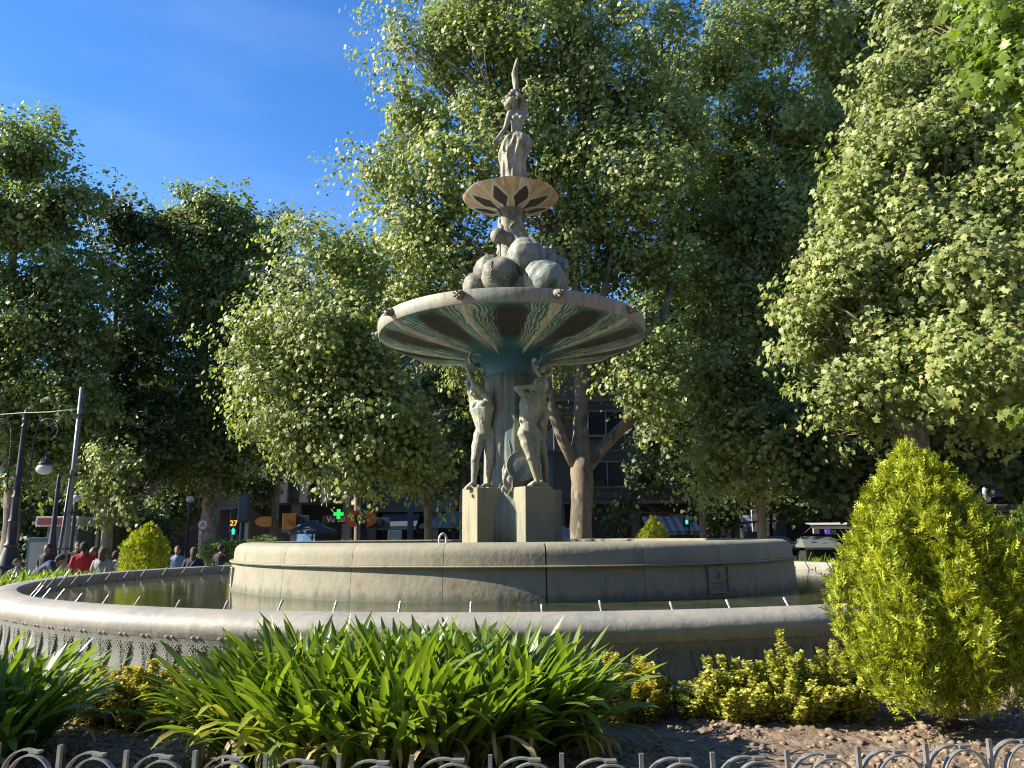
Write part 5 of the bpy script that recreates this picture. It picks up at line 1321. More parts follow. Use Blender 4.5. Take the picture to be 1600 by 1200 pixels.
# text helper
def text(body, size, mat, loc, rot=(PI/2, 0, 0), parent=None, name='lettering', ext=.01, align='CENTER', bold=.0):
    cu = bpy.data.curves.new(name, 'FONT'); cu.body = body; cu.size = size; cu.extrude = ext; cu.align_x = align; cu.align_y = 'CENTER'; cu.offset = bold
    o = bpy.data.objects.new('tmp', cu); COL.objects.link(o)
    dg = bpy.context.evaluated_depsgraph_get(); dg.update()
    me = bpy.data.meshes.new_from_object(o.evaluated_get(dg)); bpy.data.objects.remove(o); bpy.data.curves.remove(cu)
    me.name = name; me.materials.clear(); me.materials.append(mat)
    return link(name, me, parent, None, loc, rot)
em_green = M('green_led', (.02, .4, .08), .5, emit=((.02, 1, .12), .35))
em_cyan = M('walking_green', (.02, .4, .3), .5, emit=((.03, 1, .62), .6))
em_orange = M('orange_led', (.5, .2, .02), .5, emit=((1, .42, .04), .7))
em_shop = M('lit_shop_sign', (.16, .07, .02), .5, emit=((1, .42, .06), .02))
em_blue = M('lit_window', (.3, .5, .7), .5, emit=((.35, .68, 1), .2))
em_warm = M('lit_warm', (.6, .6, .5), .5, emit=((1, .95, .8), .5))
em_purple = M('purple_light', (.1, .05, .5), .5, emit=((.22, .15, 1), .15))
red_m = M('red_paint', (.50, .035, .03), .5); orange_red = M('orange_red_sign', (.45, .08, .035), .5)
white_m = M('white_paint', (.75, .75, .73), .5); blue_post = M('blue_grey_post', (.05, .06, .085), .5)

def T(px, py, d): return W(px, py, d)
DS = 43.2
# shop signs and awnings
def awning(px0, px1, py0, py1, d, mat, label, striped=None, proj=1.6):
    a = T(px0, py1, d); b = T(px1, py1, d); t = T(px0, py0, d)
    root = empty('awning', ((a.x+b.x)/2, d, a.z), label, 'awning')
    hw = (b.x - a.x)/2; hz = t.z - a.z; n = max(4, int(hw*2/.22))
    for i in range(n):
        x0 = -hw + 2*hw*i/n; x1 = -hw + 2*hw*(i+1)/n
        mm = (striped if (striped and i % 2) else mat)
        mb = MB(); mb.add([(x0, 0, 0), (x1, 0, 0), (x1, proj, hz), (x0, proj, hz), (x0, 0, -.02), (x1, 0, -.02), (x1, proj, hz-.03), (x0, proj, hz-.03), (x0, -.005, -.2), (x1, -.005, -.2)],
                          [(0, 1, 2, 3), (7, 6, 5, 4), (8, 9, 1, 0)])
        mb.build('canopy_strip', mm, root)
    mb = MB(); mb.box((0, .02, -.03), (2*hw, .05, .05))
    for sx in (-1, 1): mb.tube([(sx*hw*.95, .02, -.05), (sx*hw*.95, proj, -.4)], .02, 5)
    mb.build('awning_frame', frame_m, root)
    return root
stripe_l = M('pale_stripe', (.40, .42, .45), .7); stripe_d = M('dark_stripe', (.10, .11, .14), .7)
awning(1012, 1096, 806, 830, 42, stripe_l, 'striped grey awning above the small golden conifer', stripe_d, 1.8)
awning(1160, 1196, 804, 824, 40, white_cloth, 'small pale striped awning beside the slim trunk', stripe_d, 1.4)
awning(590, 650, 802, 822, 44, awn_dark, 'dark awning over the shop right of the round red sign', None, 1.8)
awning(440, 486, 812, 826, 43.0, awn_dark, 'dark sloping awning over the shop under the ribbed facade', None, 1.8)
awning(1268, 1338, 816, 820, 37.5, white_cloth, 'long thin sunlit white awning edge at right, left of the large conifer', None, 1.2)
def signboard(px, py, d, w_, h_, mat, label, txt=None, tmat=None, cat='sign', name='shop_sign', shape='box', rz=0):
    p = T(px, py, d); root = empty(name, p, label, cat, rz=rz)
    mb = MB()
    if shape == 'box': mb.box((0, 0, 0), (w_, .12, h_), 0, .01)
    else:
        q = MB().lathe([(.001, -.06), (w_/2, -.06), (w_/2, .06), (.001, .06)], 36); mb.add([(v[0], v[2], v[1]*h_/w_) for v in q.v], [tuple(reversed(f)) for f in q.f])
    mb.build('board', mat, root)
    if txt: text(txt[0], txt[1], tmat, (0, -.075, 0), parent=root, ext=.008)
    return root
signboard(415, 815, DS-1, 1.1, .55, em_shop, 'oval yellow-orange shop sign at the left of the ribbed building', shape='round')
signboard(452, 815, DS-1, .72, .85, em_shop, 'square orange lit shop sign under the ribbed facade', ('=', .6), wood_m)
signboard(470, 814, DS-.9, .9, .6, blue_post, 'dark blue oval shop sign right of the square orange one', ('O', .5), black_m)
signboard(478, 842, DS-1, .95, 1.5, M('lit_poster', (.1, .2, .35), .4, [(3, (.5, .7, .9), .5, .6, 3, (1, 1, 1))], emit=((.3, .6, 1), .15)), 'blue and white lit shop window poster behind the drum', cat='poster', name='window_poster')
p = T(529, 803, DS-2); root = empty('pharmacy_cross', p, 'bright green lit pharmacy cross above the shops left of the fountain', 'sign')
MB().box((0, 0, 0), (.50, .14, .17)).box((0, 0, .168), (.17, .14, .166)).box((0, 0, -.168), (.17, .14, .166)).build('cross', em_green, root)
MB().box((.45, .05, 0), (.4, .04, .04)).build('bracket', iron2_m, root)
signboard(525, 812, DS-1, 1.4, .42, shop_dark, 'dark fascia with pale handwritten lettering under the green cross', ('Vu ssl', .42), M('pale_letters', (.5, .5, .48), .6))
signboard(572, 810, DS-1.5, 1.15, .92, orange_red, 'round orange-red sign behind the dark lamp post', shape='round')
signboard(550, 810, DS-1.5, .75, .92, orange_red, 'rounded orange-red sign left of the dark lamp post', shape='round')
signboard(586, 818, DS-1.3, 1.6, .6, wall_green, 'grey-green shop fascia with dark letters right of the round red sign', ('orO', .62), shop_dark)
signboard(545, 758, DS-3, .62, .82, M('cream_sign', (.62, .55, .38), .5), 'cream oval street sign hanging among the leaves of the bright tree', ('AB', .3), wood_m, shape='round')
signboard(632, 775, 46.6, 6.2, 1.9, wall_green, 'long green-grey fascia panel of the office block', name='fascia_panel', cat='panel')
signboard(617, 842, 43, .75, .9, M('blue_poster', (.12, .18, .26), .5), 'small blue and white board under the dark awning', ('--', .4), white_m)
signboard(1192, 768, 38.5, .26, 2.6, black_m, 'narrow vertical shop sign with white letters beside the slim straight trunk', None)
for i, chx in enumerate('FELTA'): text(chx, .42, white_m, (0, -.08, 1.05 - .5*i), parent=[o for o in bpy.data.objects if o.get('label', '').startswith('narrow vertical')][0])
signboard(1183, 808, 38, .55, 1.4, white_m, 'white shop board behind the slim straight trunk', name='shop_board', cat='board')
signboard(1275, 830, 37, .28, .25, M('pinkish_box', (.34, .28, .26), .6), 'small beige box on the dark terrace at right', name='wall_box', cat='box')
signboard(1293, 831, 37, .22, .22, em_purple, 'small purple light on the dark terrace at right', name='purple_light', cat='light')
signboard(1301, 832, 37, .28, .2, frame_m, 'small grey box right of the purple light', name='wall_box', cat='box')
signboard(1565, 794, 36, 2.4, .36, M('brown_fascia', (.20, .13, .09), .7), 'brown shop fascia with dark letters at the right edge', ('BAR RESTAUR', .30), black_m)
# satellite dish
p = T(1542, 773, 36); root = empty('satellite_dish', p, 'white satellite dish on the dark building above the conifer at right', 'dish')
mb = MB(); q = MB().lathe([(.001, .06), (.2, .035), (.36, -.02), (.37, -.01), (.2, .055), (.001, .08)], 28); mb.add([(v[0]*.62, -v[2], v[1]) for v in q.v], q.f)
mb.build('dish', white_m, root, True, rot=(0, R(-25), R(20))); MB().tube([(0, 0, 0), (.1, -.35, -.1)], .012, 6).box((.1, -.36, -.1), (.06, .08, .06)).tube([(0, .03, 0), (.05, .3, -.5), (.05, .6, -.5)], .02, 6).build('arm', iron2_m, root)
# steps at the right edge
mb = empty('steps', T(1565, 850, 33), 'grey stone steps seen between the large conifer and the right edge', 'steps')
for i in range(6): MB().box((0, .35*i, .15 + .17*i - 1.0), (3.0, .35, .17)).build('step', kerb_m, mb)

# ------------------------------------------------------------------ street furniture
def scroll(cx, cz, r0, r1, a0, a1, n=22, side=1):
    return [(cx + side*(r0 + (r1-r0)*t)*math.cos(a0 + (a1-a0)*t), 0, cz + (r0 + (r1-r0)*t)*math.sin(a0 + (a1-a0)*t)) for t in np.linspace(0, 1, n)]
# ornate cast-iron lamp
D = 22.4
top = T(36, 640, D); lamp = empty('street_lamp', (T(20, 870, D).x - .10, D, 0), 'ornate dark iron lamp post with scrolled arms and a white hanging globe, left edge', 'street lamp')
Ht = top.z
mb = MB(); mb.lathe([(.36, 0), (.36, .35), (.33, .4), (.33, 1.0), (.30, 1.06), (.34, 1.12), (.30, 1.2), (.22, 1.45), (.16, 1.62), (.19, 1.68), (.13, 1.75), (.115, 2.3), (.14, 2.36), (.10, 2.45), (.095, 3.0), (.12, 3.05), (.085, 3.12), (.07, Ht-1.0),
                    (.065, Ht-.55), (.09, Ht-.5), (.05, Ht-.42), (.09, Ht-.3), (.06, Ht-.25), (.085, Ht-.14), (.05, Ht-.08), (.02, Ht), (.001, Ht + .02)], 20, lob=lambda a: 1 + .03*math.cos(10*a))
mb.build('post', iron_m, lamp, True, ang=40)
for sx in (-1, 1):
    mb = MB(); r = .022; x0 = sx*.30
    zt = T(60, 657, D).z
    mb.tube([(sx*.16, 0, Ht-2.30), (sx*.22, 0, Ht-2.36), (sx*.30, 0, Ht-2.26), (sx*.31, 0, Ht-2.0), (sx*.30, 0, Ht-1.75), (sx*.32, 0, Ht-1.3), (sx*.34, 0, Ht-.85), (sx*.38, 0, Ht-.6)] + [(sx*(.68 - .32*math.cos(t)), 0, Ht-.62 + .34*math.sin(t)) for t in np.linspace(.1, PI*1.35, 22)], r, 8)
    mb.tube([(sx*(.66 - .25*math.cos(t)*(1-.0*t)), 0, Ht-.64 + .27*math.sin(t)) for t in np.linspace(0, PI*.75, 14)], .012, 6)
    mb.tube(scroll(sx*.74, Ht-.62, .16, .08, PI*.9, -PI*.9, side=sx), .014, 6)
    mb.tube(scroll(sx*.22, Ht-2.27, .08, .02, -PI*.2, PI*1.6, side=sx), .014, 6)
    for z in (Ht-.95, Ht-1.95): mb.tube([(sx*.08, 0, z), (sx*.31, 0, z)], .016, 6); mb.sphere((sx*.34, 0, z), .03, 8, 6)
    for z in np.arange(Ht-1.9, Ht-.9, .16): mb.sphere((sx*.32, 0, z), (.035, .03, .025), 8, 5)
    mb.build('scroll_arm', iron_m, lamp, True)
    gx, gz = sx*.72, T(68, 733, D).z
    mb = MB(); mb.tube([(gx, 0, Ht-.72), (gx + .02, 0, Ht-.95), (gx, 0, gz + .30)], .010, 6); mb.sphere((gx, 0, Ht-.95), .035, 8, 6); mb.sphere((gx, 0, Ht-1.15), .028, 8, 6)
    for k in range(6):
        a = k*PI/3; mb.tube([(gx, 0, gz + .42), (gx + .10*math.cos(a), .10*math.sin(a), gz + .28), (gx + .17*math.cos(a), .17*math.sin(a), gz + .20)], .008, 5)
    mb.lathe([(.02, gz + .26), (.08, gz + .25), (.17, gz + .17), (.18, gz + .14), (.001, gz + .16)], 20, (gx, 0, 0)); mb.build('globe_holder', iron_m, lamp, True)
    MB().sphere((gx, 0, gz), (.215, .215, .165), 24, 14).build('globe', glass_white, lamp, True)

D = 20.0
b, t = T(100, 880, D), T(128, 605, D)
pole = empty('utility_pole', (b.x, D, 0), 'tall bare grey metal pole with a cable clamp, right of the ornate lamp', 'pole')
lean = (t.x - b.x)
mb = MB(); mb.tube([(0, 0, 0), (0, 0, 1.2), (lean*.6, 0, t.z*.6), (lean, 0, t.z)], [.078, .070, .058, .05], 14); mb.build('pipe', grey_metal, pole, True)
MB().tube([(-.14, -.05, 0), (-.12, -.05, 1.5), (-.02 + lean*.45, -.05, t.z*.62)], [.035, .035, .03], 10).build('side_pipe', blue_post, pole, True)
mb = MB()
for z in (1.6, 2.5, t.z*.6, t.z-.75): mb.box((lean*z/t.z - .03, -.02, z), (.26, .2, .05))
mb.box((lean + .08, 0, t.z-.35), (.10, .08, .12)); mb.build('clamp', iron2_m, pole)
mb = MB(); c0 = T(122, 639, D + .3); c1 = T(36, 645, 22.3); c2 = T(-120, 652, 26)
mb.tube([c0, c0.lerp(c1, .5) - Vector((0, 0, .03)), c1, c1.lerp(c2, .5) - Vector((0, 0, .05)), c2], .014, 6)
tag(mb.build('cable', M('cable', (.22, .24, .18), .6), None, True), 'thin pale cable strung from the grey pole past the ornate lamp', 'cable')

def globe_lamp(px, pyt, d, gr, label, white=True, grp=None):
    t = T(px, pyt, d); root = empty('globe_lamp', (t.x, d, 0), label, 'street lamp', grp)
    mb = MB(); mb.lathe([(.16, 0), (.16, .5), (.09, .6), (.06, 1.2), (.05, t.z - gr - .1), (.09, t.z - gr - .02), (.03, t.z - gr + .02)], 14); mb.build('post', iron2_m if not white or px > 200 else white_m, root, True)
    MB().sphere((0, 0, t.z), (gr, gr, gr*.92), 18, 12).build('globe', glass_white, root, True)
    MB().lathe([(gr*.5, t.z + gr*.82), (gr*.3, t.z + gr*1.05), (.02, t.z + gr*1.3), (.001, t.z + gr*1.32)], 12).build('cap', iron2_m, root, True)
globe_lamp(297, 780, 30, .15, 'globe lamp on a dark post right of the small golden conifer')
globe_lamp(119, 779, 26, .14, 'shaded globe lamp just right of the bare grey pole', False)
globe_lamp(155, 797, 28, .12, 'globe lamp on a sunlit white post behind the people')
D = 25; t = T(92, 745, D)
post = empty('dark_lamp_post', (T(80, 860, D).x, D, 0), 'black silhouetted lamp post in front of the kiosk', 'street lamp')
MB().lathe([(.26, 0), (.26, .8), (.17, 1.2), (.20, 1.3), (.11, 1.7), (.08, 2.2), (.06, 3.2), (.05, t.z), (.02, t.z+.1)], 14).build('post', iron2_m, post, True)
D = 40; 
post = empty('dark_lamp_post', (T(566, 840, D).x, D, 0), 'thick dark street lamp post crossing the round red sign', 'post')
MB().lathe([(.28, 0), (.28, .9), (.22, 1.0), (.20, 2.4), (.24, 2.5), (.16, 2.7), (.15, T(566, 745, D).z), (.03, T(566, 735, D).z)], 16).build('post', iron2_m, post, True)
D = 36
post = empty('banner_post', (T(641, 840, D).x, D, 0), 'blue-grey square post left of the slim leaning trunk', 'post')
MB().box((0, 0, T(641, 700, D).z/2), (.26, .2, T(641, 700, D).z), 0, .01).build('post', blue_post, post)
MB().box((0, 0, T(641, 700, D).z + .05), (.32, .26, .08)).build('cap', blue_post, post)

# kiosk with a red band
D = 27; a, b = T(62, 815, D), T(124, 815, D); root = empty('kiosk', ((a.x+b.x)/2, D, 0), 'pale kiosk with a red fascia band behind the bare grey pole', 'kiosk')
hw = (b.x-a.x)/2; zt = a.z
mb = MB(); mb.box((.15, .7, zt/2 - .05), (2*hw - .3, 1.4, zt - .1), 0, .01); mb.build('body', M('kiosk_grey', (.16, .17, .165), .6), root)
mb = MB(); mb.box((0, .7, zt), (2*hw + .1, 1.7, .34), 0, .01); mb.build('fascia', white_m, root)
MB().box((0, -.17, zt), (2*hw - .06, .03, .22)).build('red_band', M('dark_red', (.20, .015, .015), .5), root)
MB().box((-.35, -.02, 1.3), (.5, .04, 1.2)).build('hatch', pane_m, root); MB().box((.35, -.02, 1.0), (.6, .04, 1.9)).build('door', M('kiosk_door', (.22, .23, .22), .6), root)
D = 25.5; p = T(64, 850, D); root = empty('notice_board', (p.x, D, 0), 'dark-framed glazed notice board left of the kiosk', 'notice board')
MB().box((0, 0, 1.25), (.80, .10, 1.3), 0, .01).build('frame', M('teal_frame', (.03, .055, .06), .5), root); MB().box((0, -.056, 1.22), (.64, .01, 1.05)).build('panel', M('notice_panel', (.16, .18, .18), .4), root)
MB().box((-.34, 0, .3), (.06, .06, .6)).box((.34, 0, .3), (.06, .06, .6)).build('legs', iron2_m, root)

# pedestrian light with countdown, and the traffic light behind it
D = 31; p = T(368, 820, D); root = empty('pedestrian_light', (p.x, D, 0), 'pedestrian signal showing an orange 27 above a green walking figure', 'traffic light')
MB().tube([(0, 0, 0), (0, 0, p.z + .5)], .06, 10).build('post', iron2_m, root, True)
MB().box((0, -.1, p.z + .05), (.34, .2, .82), 0, .04).lathe([(.26, p.z + .42), (.2, p.z + .6), (.001, p.z + .66)], 16, (0, 0, 0)).build('housing', black_m, root)
text('27', .30, em_orange, (0, -.22, p.z + .05), parent=root, name='countdown', bold=.003)
mb = MB(); z0 = p.z - .24
mb.box((0, -.215, z0 + .0), (.09, .02, .12)).box((0, -.215, z0 + .09), (.05, .02, .05)).box((-.03, -.215, z0 - .09), (.035, .02, .09), 0).box((.035, -.215, z0 - .09), (.035, .02, .09)).box((0, -.214, z0 + .01), (.17, .02, .03))
mb.build('walking_figure', em_cyan, root)
D = 30; p = T(381, 795, D); root = empty('traffic_light', (p.x, D, 0), 'dark traffic light seen from behind, right of the countdown signal', 'traffic light')
MB().tube([(0, 0, 0), (0, 0, p.z)], .07, 10).build('post', iron2_m, root, True)
MB().box((0, 0, p.z), (.42, .24, 1.05), 0, .06).build('housing', blue_post, root)
for k in range(3): MB().tube([(0, .12, p.z + .32 - .32*k), (0, .32, p.z + .32 - .32*k)], .13, 12).build('visor', black_m, root, True)
D = 44; p = T(1072, 815, 35); root = empty('pedestrian_light', (p.x, 35, 0), 'small green pedestrian signal in front of the striped awning', 'traffic light')
MB().tube([(.12, 0, 0), (.12, 0, p.z + 1.6)], .05, 8).build('post', iron2_m, root, True); MB().box((0, -.05, p.z), (.28, .18, .5), 0, .03).build('housing', black_m, root)
MB().box((0, -.15, p.z - .02), (.11, .02, .18)).box((0, -.15, p.z + .10), (.07, .02, .07)).build('green_figure', em_cyan, root)
# round road sign
D = 28; p = T(317, 820, D); root = empty('road_sign', (p.x, D, 0), 'round red-rimmed road sign with a black vehicle symbol beside the pale dappled trunk', 'road sign')
MB().tube([(0, .04, 0), (0, .04, p.z + .3)], .03, 8).build('post', grey_metal, root, True)
def disc_y(r0, r1, y, mat, nm):
    q = MB().arc([(r0, -.01), (r0, .01), (r1, .01), (r1, -.01)], 0, 2*PI*.9999, 36); mb = MB().add([(v[0], v[2] + y, v[1] + p.z) for v in q.v], q.f); return mb.build(nm, mat, root)
disc_y(.15, .19, 0, M('sign_red', (.42, .08, .08), .4), 'rim'); disc_y(.001, .15, 0, M('sign_face', (.52, .50, .50), .4), 'face')
mb = MB()
for sx in (-1, 1): mb.tube([(sx*.06 + .032*math.cos(t), -.016, p.z - .035 + .032*math.sin(t)) for t in np.linspace(0, 2*PI, 14)], .006, 5)
mb.tube([(-.06, -.016, p.z - .035), (-.02, -.016, p.z + .02), (.04, -.016, p.z + .015), (.06, -.016, p.z - .035)], .010, 5); mb.tube([(-.03, -.016, p.z + .03), (.03, -.016, p.z + .06)], .016, 6)
mb.build('symbol', black_m, root)
D = 30; p = T(225, 822, D); root = empty('red_sign', (p.x, D, 0), 'small red and white round-topped sign above the tip of the small golden conifer', 'sign')
MB().tube([(0, .03, 0), (0, .03, p.z)], .03, 8).build('post', iron2_m, root, True)
for k, m_ in enumerate((red_m, white_m, red_m)): MB().box((0, 0, p.z - .12 + .12*k), (.42 - .06*abs(k-1), .06, .115)).build('band', m_, root)
# litter/utility parasols
def parasol(px, pyt, d, w_, label, mat):
    t = T(px, pyt, d); root = empty('parasol', (t.x, d, 0), label, 'parasol')
    MB().tube([(0, 0, 0), (0, 0, t.z)], .035, 8).build('pole', frame_m, root, True)
    mb = MB(); n = 8; h = w_*.22
    for k in range(n):
        a0, a1 = 2*PI*k/n, 2*PI*(k+1)/n; r = w_/2
        mb.add([(0, 0, t.z), (r*math.cos(a0), r*math.sin(a0), t.z-h), (r*math.cos(a1), r*math.sin(a1), t.z-h), (r*math.cos(a0), r*math.sin(a0), t.z-h-.15), (r*math.cos(a1), r*math.sin(a1), t.z-h-.15)], [(0, 1, 2), (1, 3, 4, 2)])
    mb.build('canopy', mat, root)
    mb = MB()
    for k in range(n): a = 2*PI*k/n; mb.tube([(0, 0, t.z-h-.45), (w_*.26*math.cos(a), w_*.26*math.sin(a), t.z-h*.62)], .012, 5)
    mb.build('ribs', frame_m, root)
parasol(709, 796, 36, 3.2, 'grey-green parasol over the terrace left of the pedestals', M('parasol_grey', (.10, .13, .13), .7))
parasol(489, 812, 38, 2.4, 'dark parasol in front of the shops behind the drum', awn_dark)
parasol(880, 822, 36, 2.6, 'pale parasol edge beside the right pedestal', M('parasol_pale', (.22, .22, .21), .7))
# covered stalls at right
def stall(px0, px1, py, d, label, mat):
    a, b = T(px0, py, d), T(px1, py, d); root = empty('covered_stall', ((a.x+b.x)/2, d, 0), label, 'stall'); hw = (b.x-a.x)/2; zt = a.z
    mb = MB(); e = .45
    mb.add([(-hw, 0, zt-.42), (hw, 0, zt-.42), (hw*.72, .9, zt), (-hw*.72, .9, zt), (-hw, 2.0, zt-.42), (hw, 2.0, zt-.42), (-hw, 0, zt-.5), (hw, 0, zt-.5)], [(0, 1, 2, 3), (3, 2, 5, 4), (0, 3, 4), (1, 5, 2), (6, 7, 1, 0)])
    mb.build('roof', mat, root)
    MB().box((0, 1.0, (zt-.55)/2), (2*hw - .3, 1.7, zt-.55)).build('body', shop_dark, root)
    mb = MB()
    for sx in (-1, 1): mb.box((sx*(hw-.08), .06, (zt-.5)/2), (.07, .07, zt-.5))
    mb.build('posts', iron2_m, root)
    MB().box((hw*.5, .12, zt-.95), (.34, .05, .34)).box((hw*.1, .12, zt-1.1), (.5, .05, .12)).build('notice', frame_m, root)
roofm = M('stall_roof', (.17, .20, .19), .6)
stall(1192, 1248, 838, 31, 'grey-roofed covered stall right behind the right end of the drum', roofm)
stall(1256, 1320, 838, 30, 'grey-roofed covered stall with a small notice, left of the large conifer', roofm)

# ------------------------------------------------------------------ people
skin_m = M('skin', (.36, .21, .14), .6); 
def body_mesh():
    J = dict(); mb = MB()
    s = 1.0
    mb.cap((-.08, 0, .92), .085, (.08, 0, .92), .085); mb.cap((0, 0, .95), .11, (0, 0, 1.15), .10); mb.cap((0, 0, 1.15), .10, (0, 0, 1.33), .12)
    mb.cap((-.16, 0, 1.39), .05, (0, 0, 1.45), .05); mb.cap((.16, 0, 1.39), .05, (0, 0, 1.45), .05); mb.cap((0, 0, 1.4), .055, (0, -.01, 1.52), .048)
    head_parts(mb, (0, -.015, 1.60), (0, -1, -.05), s=1.0)
    for sx in (-1, 1):
        limb(mb, (sx*.09, 0, .90), (sx*.10, -.02, .49), (sx*.11, .02, .09), .085, .052, .036, .082, .054, (0, .3, 0)); foot_parts(mb, (sx*.11, .02, .09), (sx*.13, -.17, .025), 1.0)
        limb(mb, (sx*.185, 0, 1.38), (sx*.24, .03, 1.10), (sx*.25, -.06, .86), .046, .036, .026, .044, .036, (0, 0, 0)); hand_parts(mb, (sx*.25, -.06, .86), (0, -.15, -1), (-sx, 0, 0), .95, sx, .4)
    return blob('body', mb, skin_m, .014, 2)
def body_bent():
    mb = MB()
    mb.cap((-.08, .1, .92), .085, (.08, .1, .92), .085); mb.cap((0, .1, .95), .11, (0, -.12, 1.12), .11); mb.cap((0, -.12, 1.12), .11, (0, -.27, 1.24), .12)
    mb.cap((-.16, -.30, 1.26), .05, (.16, -.30, 1.26), .05); mb.cap((0, -.3, 1.28), .055, (0, -.42, 1.34), .05)
    head_parts(mb, (0, -.50, 1.37), (0, -.75, -.65), s=1.0)
    for sx in (-1, 1):
        limb(mb, (sx*.09, .1, .90), (sx*.10, .02, .49), (sx*.11, .08, .09), .085, .052, .036, .082, .054, (0, .3, 0)); foot_parts(mb, (sx*.11, .08, .09), (sx*.13, -.11, .025), 1.0)
        limb(mb, (sx*.18, -.30, 1.25), (sx*.22, -.42, .98), (sx*.15, -.60, .80), .046, .036, .026, .044, .036, (0, 0, 0)); hand_parts(mb, (sx*.15, -.60, .80), (0, -.5, -.6), (-sx, 0, 0), .95, sx, .4)
    return blob('body', mb, skin_m, .014, 2)
def shirt_mesh(bent=False, long=False):
    mb = MB()
    if not bent:
        mb.cap((0, 0, .92), .135, (0, 0, 1.15), .125, 14); mb.cap((0, 0, 1.12), .125, (0, 0, 1.34), .135, 14); mb.cap((-.05, 0, .95), .115, (-.07, 0, 1.33), .115, 14); mb.cap((.05, 0, .95), .115, (.07, 0, 1.33), .115, 14)
        for sx in (-1, 1):
            mb.cap((sx*.15, 0, 1.38), .065, (0, 0, 1.42), .07); mb.cap((sx*.185, 0, 1.37), .062, (sx*.222, .02, 1.20), .062)
            if long: mb.cap((sx*.222, .02, 1.20), .055, (sx*.24, .03, 1.10), .048); mb.cap((sx*.24, .03, 1.10), .048, (sx*.25, -.05, .90), .04)
    else:
        mb.cap((0, .1, .95), .13, (0, -.12, 1.12), .13, 14); mb.cap((0, -.12, 1.12), .13, (0, -.28, 1.25), .135, 14); mb.cap((-.06, .08, .97), .11, (-.08, -.26, 1.22), .12); mb.cap((.06, .08, .97), .11, (.08, -.26, 1.22), .12)
        for sx in (-1, 1): mb.cap((sx*.18, -.30, 1.25), .064, (sx*.205, -.37, 1.08), .062)
    return blob('shirt', mb, skin_m, .016, 3)
def legs_mesh(kind, bent=False):
    mb = MB(); y = .1 if bent else 0
    if kind == 'trousers':
        mb.cap((-.07, y, .95), .115, (.07, y, .95), .115)
        for sx in (-1, 1): mb.cap((sx*.09, y, .88), .105, (sx*.10, y-.02, .5), .078); mb.cap((sx*.10, y-.02, .5), .078, (sx*.11, y+.02, .12), .065)
    elif kind == 'shorts':
        mb.cap((-.07, y, .95), .115, (.07, y, .95), .115)
        for sx in (-1, 1): mb.cap((sx*.09, y, .88), .108, (sx*.105, y-.02, .52), .092)
    else:
        mb.cap((0, y, .96), .13, (0, y, .5), .19, 18); mb.cap((-.06, y, .95), .11, (-.1, y, .5), .12); mb.cap((.06, y, .95), .11, (.1, y, .5), .12)
    return blob(kind, mb, skin_m, .016, 3)
def hair_mesh(kind):
    mb = MB(); c = Vector((0, .005, 1.625))
    mb.sphere(c + Vector((0, .014, .016)), (.096, .102, .100), 16, 12)
    mb.sphere(c + Vector((0, .045, -.02)), (.094, .082, .092), 14, 10)
    if kind == 'long': mb.cap(c + Vector((0, .06, -.03)), .08, c + Vector((0, .075, -.16)), .065)
    if kind == 'cap': mb.cap(c + Vector((0, -.08, .03)), .05, c + Vector((0, -.13, .02)), .035)
    return blob('hair', mb, iron2_m, .012, 2)
BM, BB = body_mesh(), body_bent(); SM, SL, SB = shirt_mesh(), shirt_mesh(False, True), shirt_mesh(True)
TR, SHO, SK, TRB = legs_mesh('trousers'), legs_mesh('shorts'), legs_mesh('skirt'), legs_mesh('trousers', True); HS, HL, HC = hair_mesh('short'), hair_mesh('long'), hair_mesh('cap')
shoe_me = blob('shoe', MB().cap((0, .05, .04), .042, (0, -.16, .032), .036).cap((0, .04, .05), .04, (0, .03, .1), .038), black_m, .012, 2)
def colm(name, c): return M(name, c, .8, [(20, tuple(x*.75 for x in c), .5, .8, 4, (1, 1, 1))])
def dress(name, me, mat, parent):
    o = link(name, me, parent); o.material_slots[0].link = 'OBJECT'; o.material_slots[0].material = mat; return o
def person(px, d, hgt, face, label, shirt, lower, lk='trousers', hair=(.03, .02, .015), hk='short', bent=False, bag=None, long=False):
    s = hgt/1.70; x = T(px, 870, d).x
    root = empty('person', (x, d, 0), label, 'person', None, R(face))
    root.scale = (s, s, s)
    link('body', BB if bent else BM, root)
    dress('shirt', SB if bent else (SL if long else SM), shirt, root)
    dress(lk, TRB if bent else {'trousers': TR, 'shorts': SHO, 'skirt': SK}[lk], lower, root)
    h = dress('cap' if hk == 'cap' else 'hair', {'short': HS, 'long': HL, 'cap': HC}[hk], colm('hair_colour', hair), root)
    if bent: h.location = (0, -.62, .10); h.rotation_euler = (R(38), 0, 0); h.location = Vector((0, -.50, 1.37)) - Euler((R(38), 0, 0)).to_matrix() @ Vector((0, -.015, 1.60))
    for sx in (-1, 1): link('shoe', shoe_me, root, loc=(sx*.115, .02 + (.06 if bent else 0), 0), rot=(0, 0, sx*.12))
    if bag:
        mb = MB(); mb.box((.23, .02, .95), (.07, .22, .2), 0, .02); mb.build('bag', bag, root)
        mb = MB(); pts = [(-.10, .02, 1.455), (-.04, .145, 1.38), (.06, .155, 1.22), (.16, .13, 1.08), (.23, .04, 1.02)]
        mb.tube(pts, .010, 6); mb.tube([(-.10, .02, 1.455), (-.05, -.145, 1.36), (.06, -.155, 1.22), (.17, -.13, 1.08), (.23, .0, 1.02)], .010, 6); mb.build('bag_strap', bag, root)
    return root
navy = colm('navy_cloth', (.012, .016, .045)); black_c = colm('black_cloth', (.012, .012, .014)); red_c = colm('red_cloth', (.50, .02, .03)); grey_c = colm('pale_grey_cloth', (.36, .36, .36))
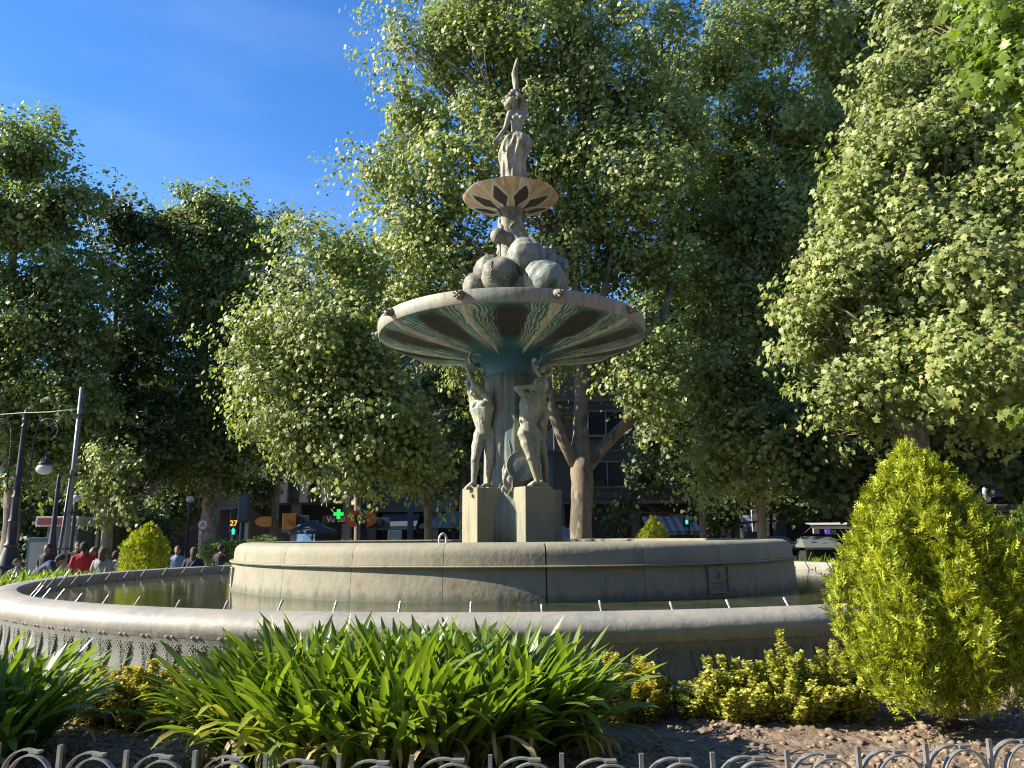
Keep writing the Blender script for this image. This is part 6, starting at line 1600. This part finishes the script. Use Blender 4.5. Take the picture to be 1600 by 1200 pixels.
sky_c = colm('sky_blue_cloth', (.22, .33, .52)); blue_c = colm('blue_cloth', (.02, .05, .18)); white_c = colm('white_shirt', (.55, .56, .58)); green_c = colm('green_cloth', (.03, .22, .10)); sand_c = colm('sand_cloth', (.42, .38, .32)); lightb = colm('light_blue_cloth', (.36, .42, .50))
person(28, 18.2, 1.38, 70, 'child in a white T-shirt with short dark hair, beside the ornate lamp', white_c, navy)
person(60, 19.0, 1.66, 110, 'person in a blue shirt bending forward behind the strap-leaved row at left', blue_c, navy, bent=True)
person(73, 22.0, 1.68, 0, 'dark-clad person in front of the kiosk beside the black lamp post', black_c, black_c, hair=(.02, .015, .01))
person(130, 18.6, 1.74, -150, 'man in a red polo shirt and dark cap right of the bare grey pole', red_c, black_c, 'shorts', (.012, .012, .015), 'cap')
person(146, 19.4, 1.62, -20, 'woman in a light blue top and pale trousers beside the man in red', sky_c, lightb, 'trousers', (.10, .06, .035), 'long')
person(161, 18.4, 1.62, 180, 'woman seen from behind in a pale grey T-shirt with a dark crossbody bag', grey_c, navy, 'skirt', (.09, .055, .035), 'long', bag=navy)
person(182, 19.6, 1.52, 160, 'child in light shirt and dark shorts between the bag-carrying woman and the conifer', lightb, navy, 'shorts', (.03, .02, .015))
person(193, 21.5, 1.56, 200, 'person in a green top half hidden behind the small golden conifer', green_c, navy, hair=(.03, .02, .015))
person(120, 21.6, 1.75, 30, 'dark-clad man behind the man in the red shirt', black_c, black_c, hair=(.02, .015, .01))
person(277, 21.0, 1.62, 10, 'person in a blue shirt and pale shorts right of the small golden conifer', sky_c, sand_c, 'shorts', (.03, .02, .015))
person(303, 19.0, 1.60, 190, 'woman in a loose dark blue top with a thin bag strap beside the road sign', navy, black_c, 'trousers', (.07, .045, .03), 'long', bag=grey_c, long=True)
person(345, 24.0, 1.62, 170, 'dark-clad person sitting low by the hedge at the left end of the drum', black_c, black_c, hair=(.02, .015, .01))
for px, d, t_, c in ((536, 41.5, 'dark pedestrian on the far pavement under the green cross', black_c), (549, 41.8, 'pedestrian in pale top on the far pavement left of the dark lamp post', grey_c), (574, 42, 'dark pedestrian on the far pavement right of the dark lamp post', navy)):
    person(px, d, 1.7, 90, t_, c, black_c)

# unseen blocks added round the square to cut off the bright low sky
facade('apartment_building', 'pale block of flats on the far side of the square behind the viewer, unseen, added to block low sky light', -45, 45, -32, 23, 10, wall_beige, 5, (4.5, 1.6, 1.8, .8), PI)
b_ = [o for o in bpy.data.objects if o.get('label', '').startswith('pale block of flats on the far side')][0]; b_.location.x = 45
facade('apartment_building', 'pale block of flats closing the square on the right, outside the view, added to block low sky light', 0, 70, 0, 20, 10, wall_beige, 4, (5, 1.6, 1.8, .8), -PI/2)
b_ = [o for o in bpy.data.objects if o.get('label', '').startswith('pale block of flats closing the square on the right')][0]; b_.location = (50, 35, 0)
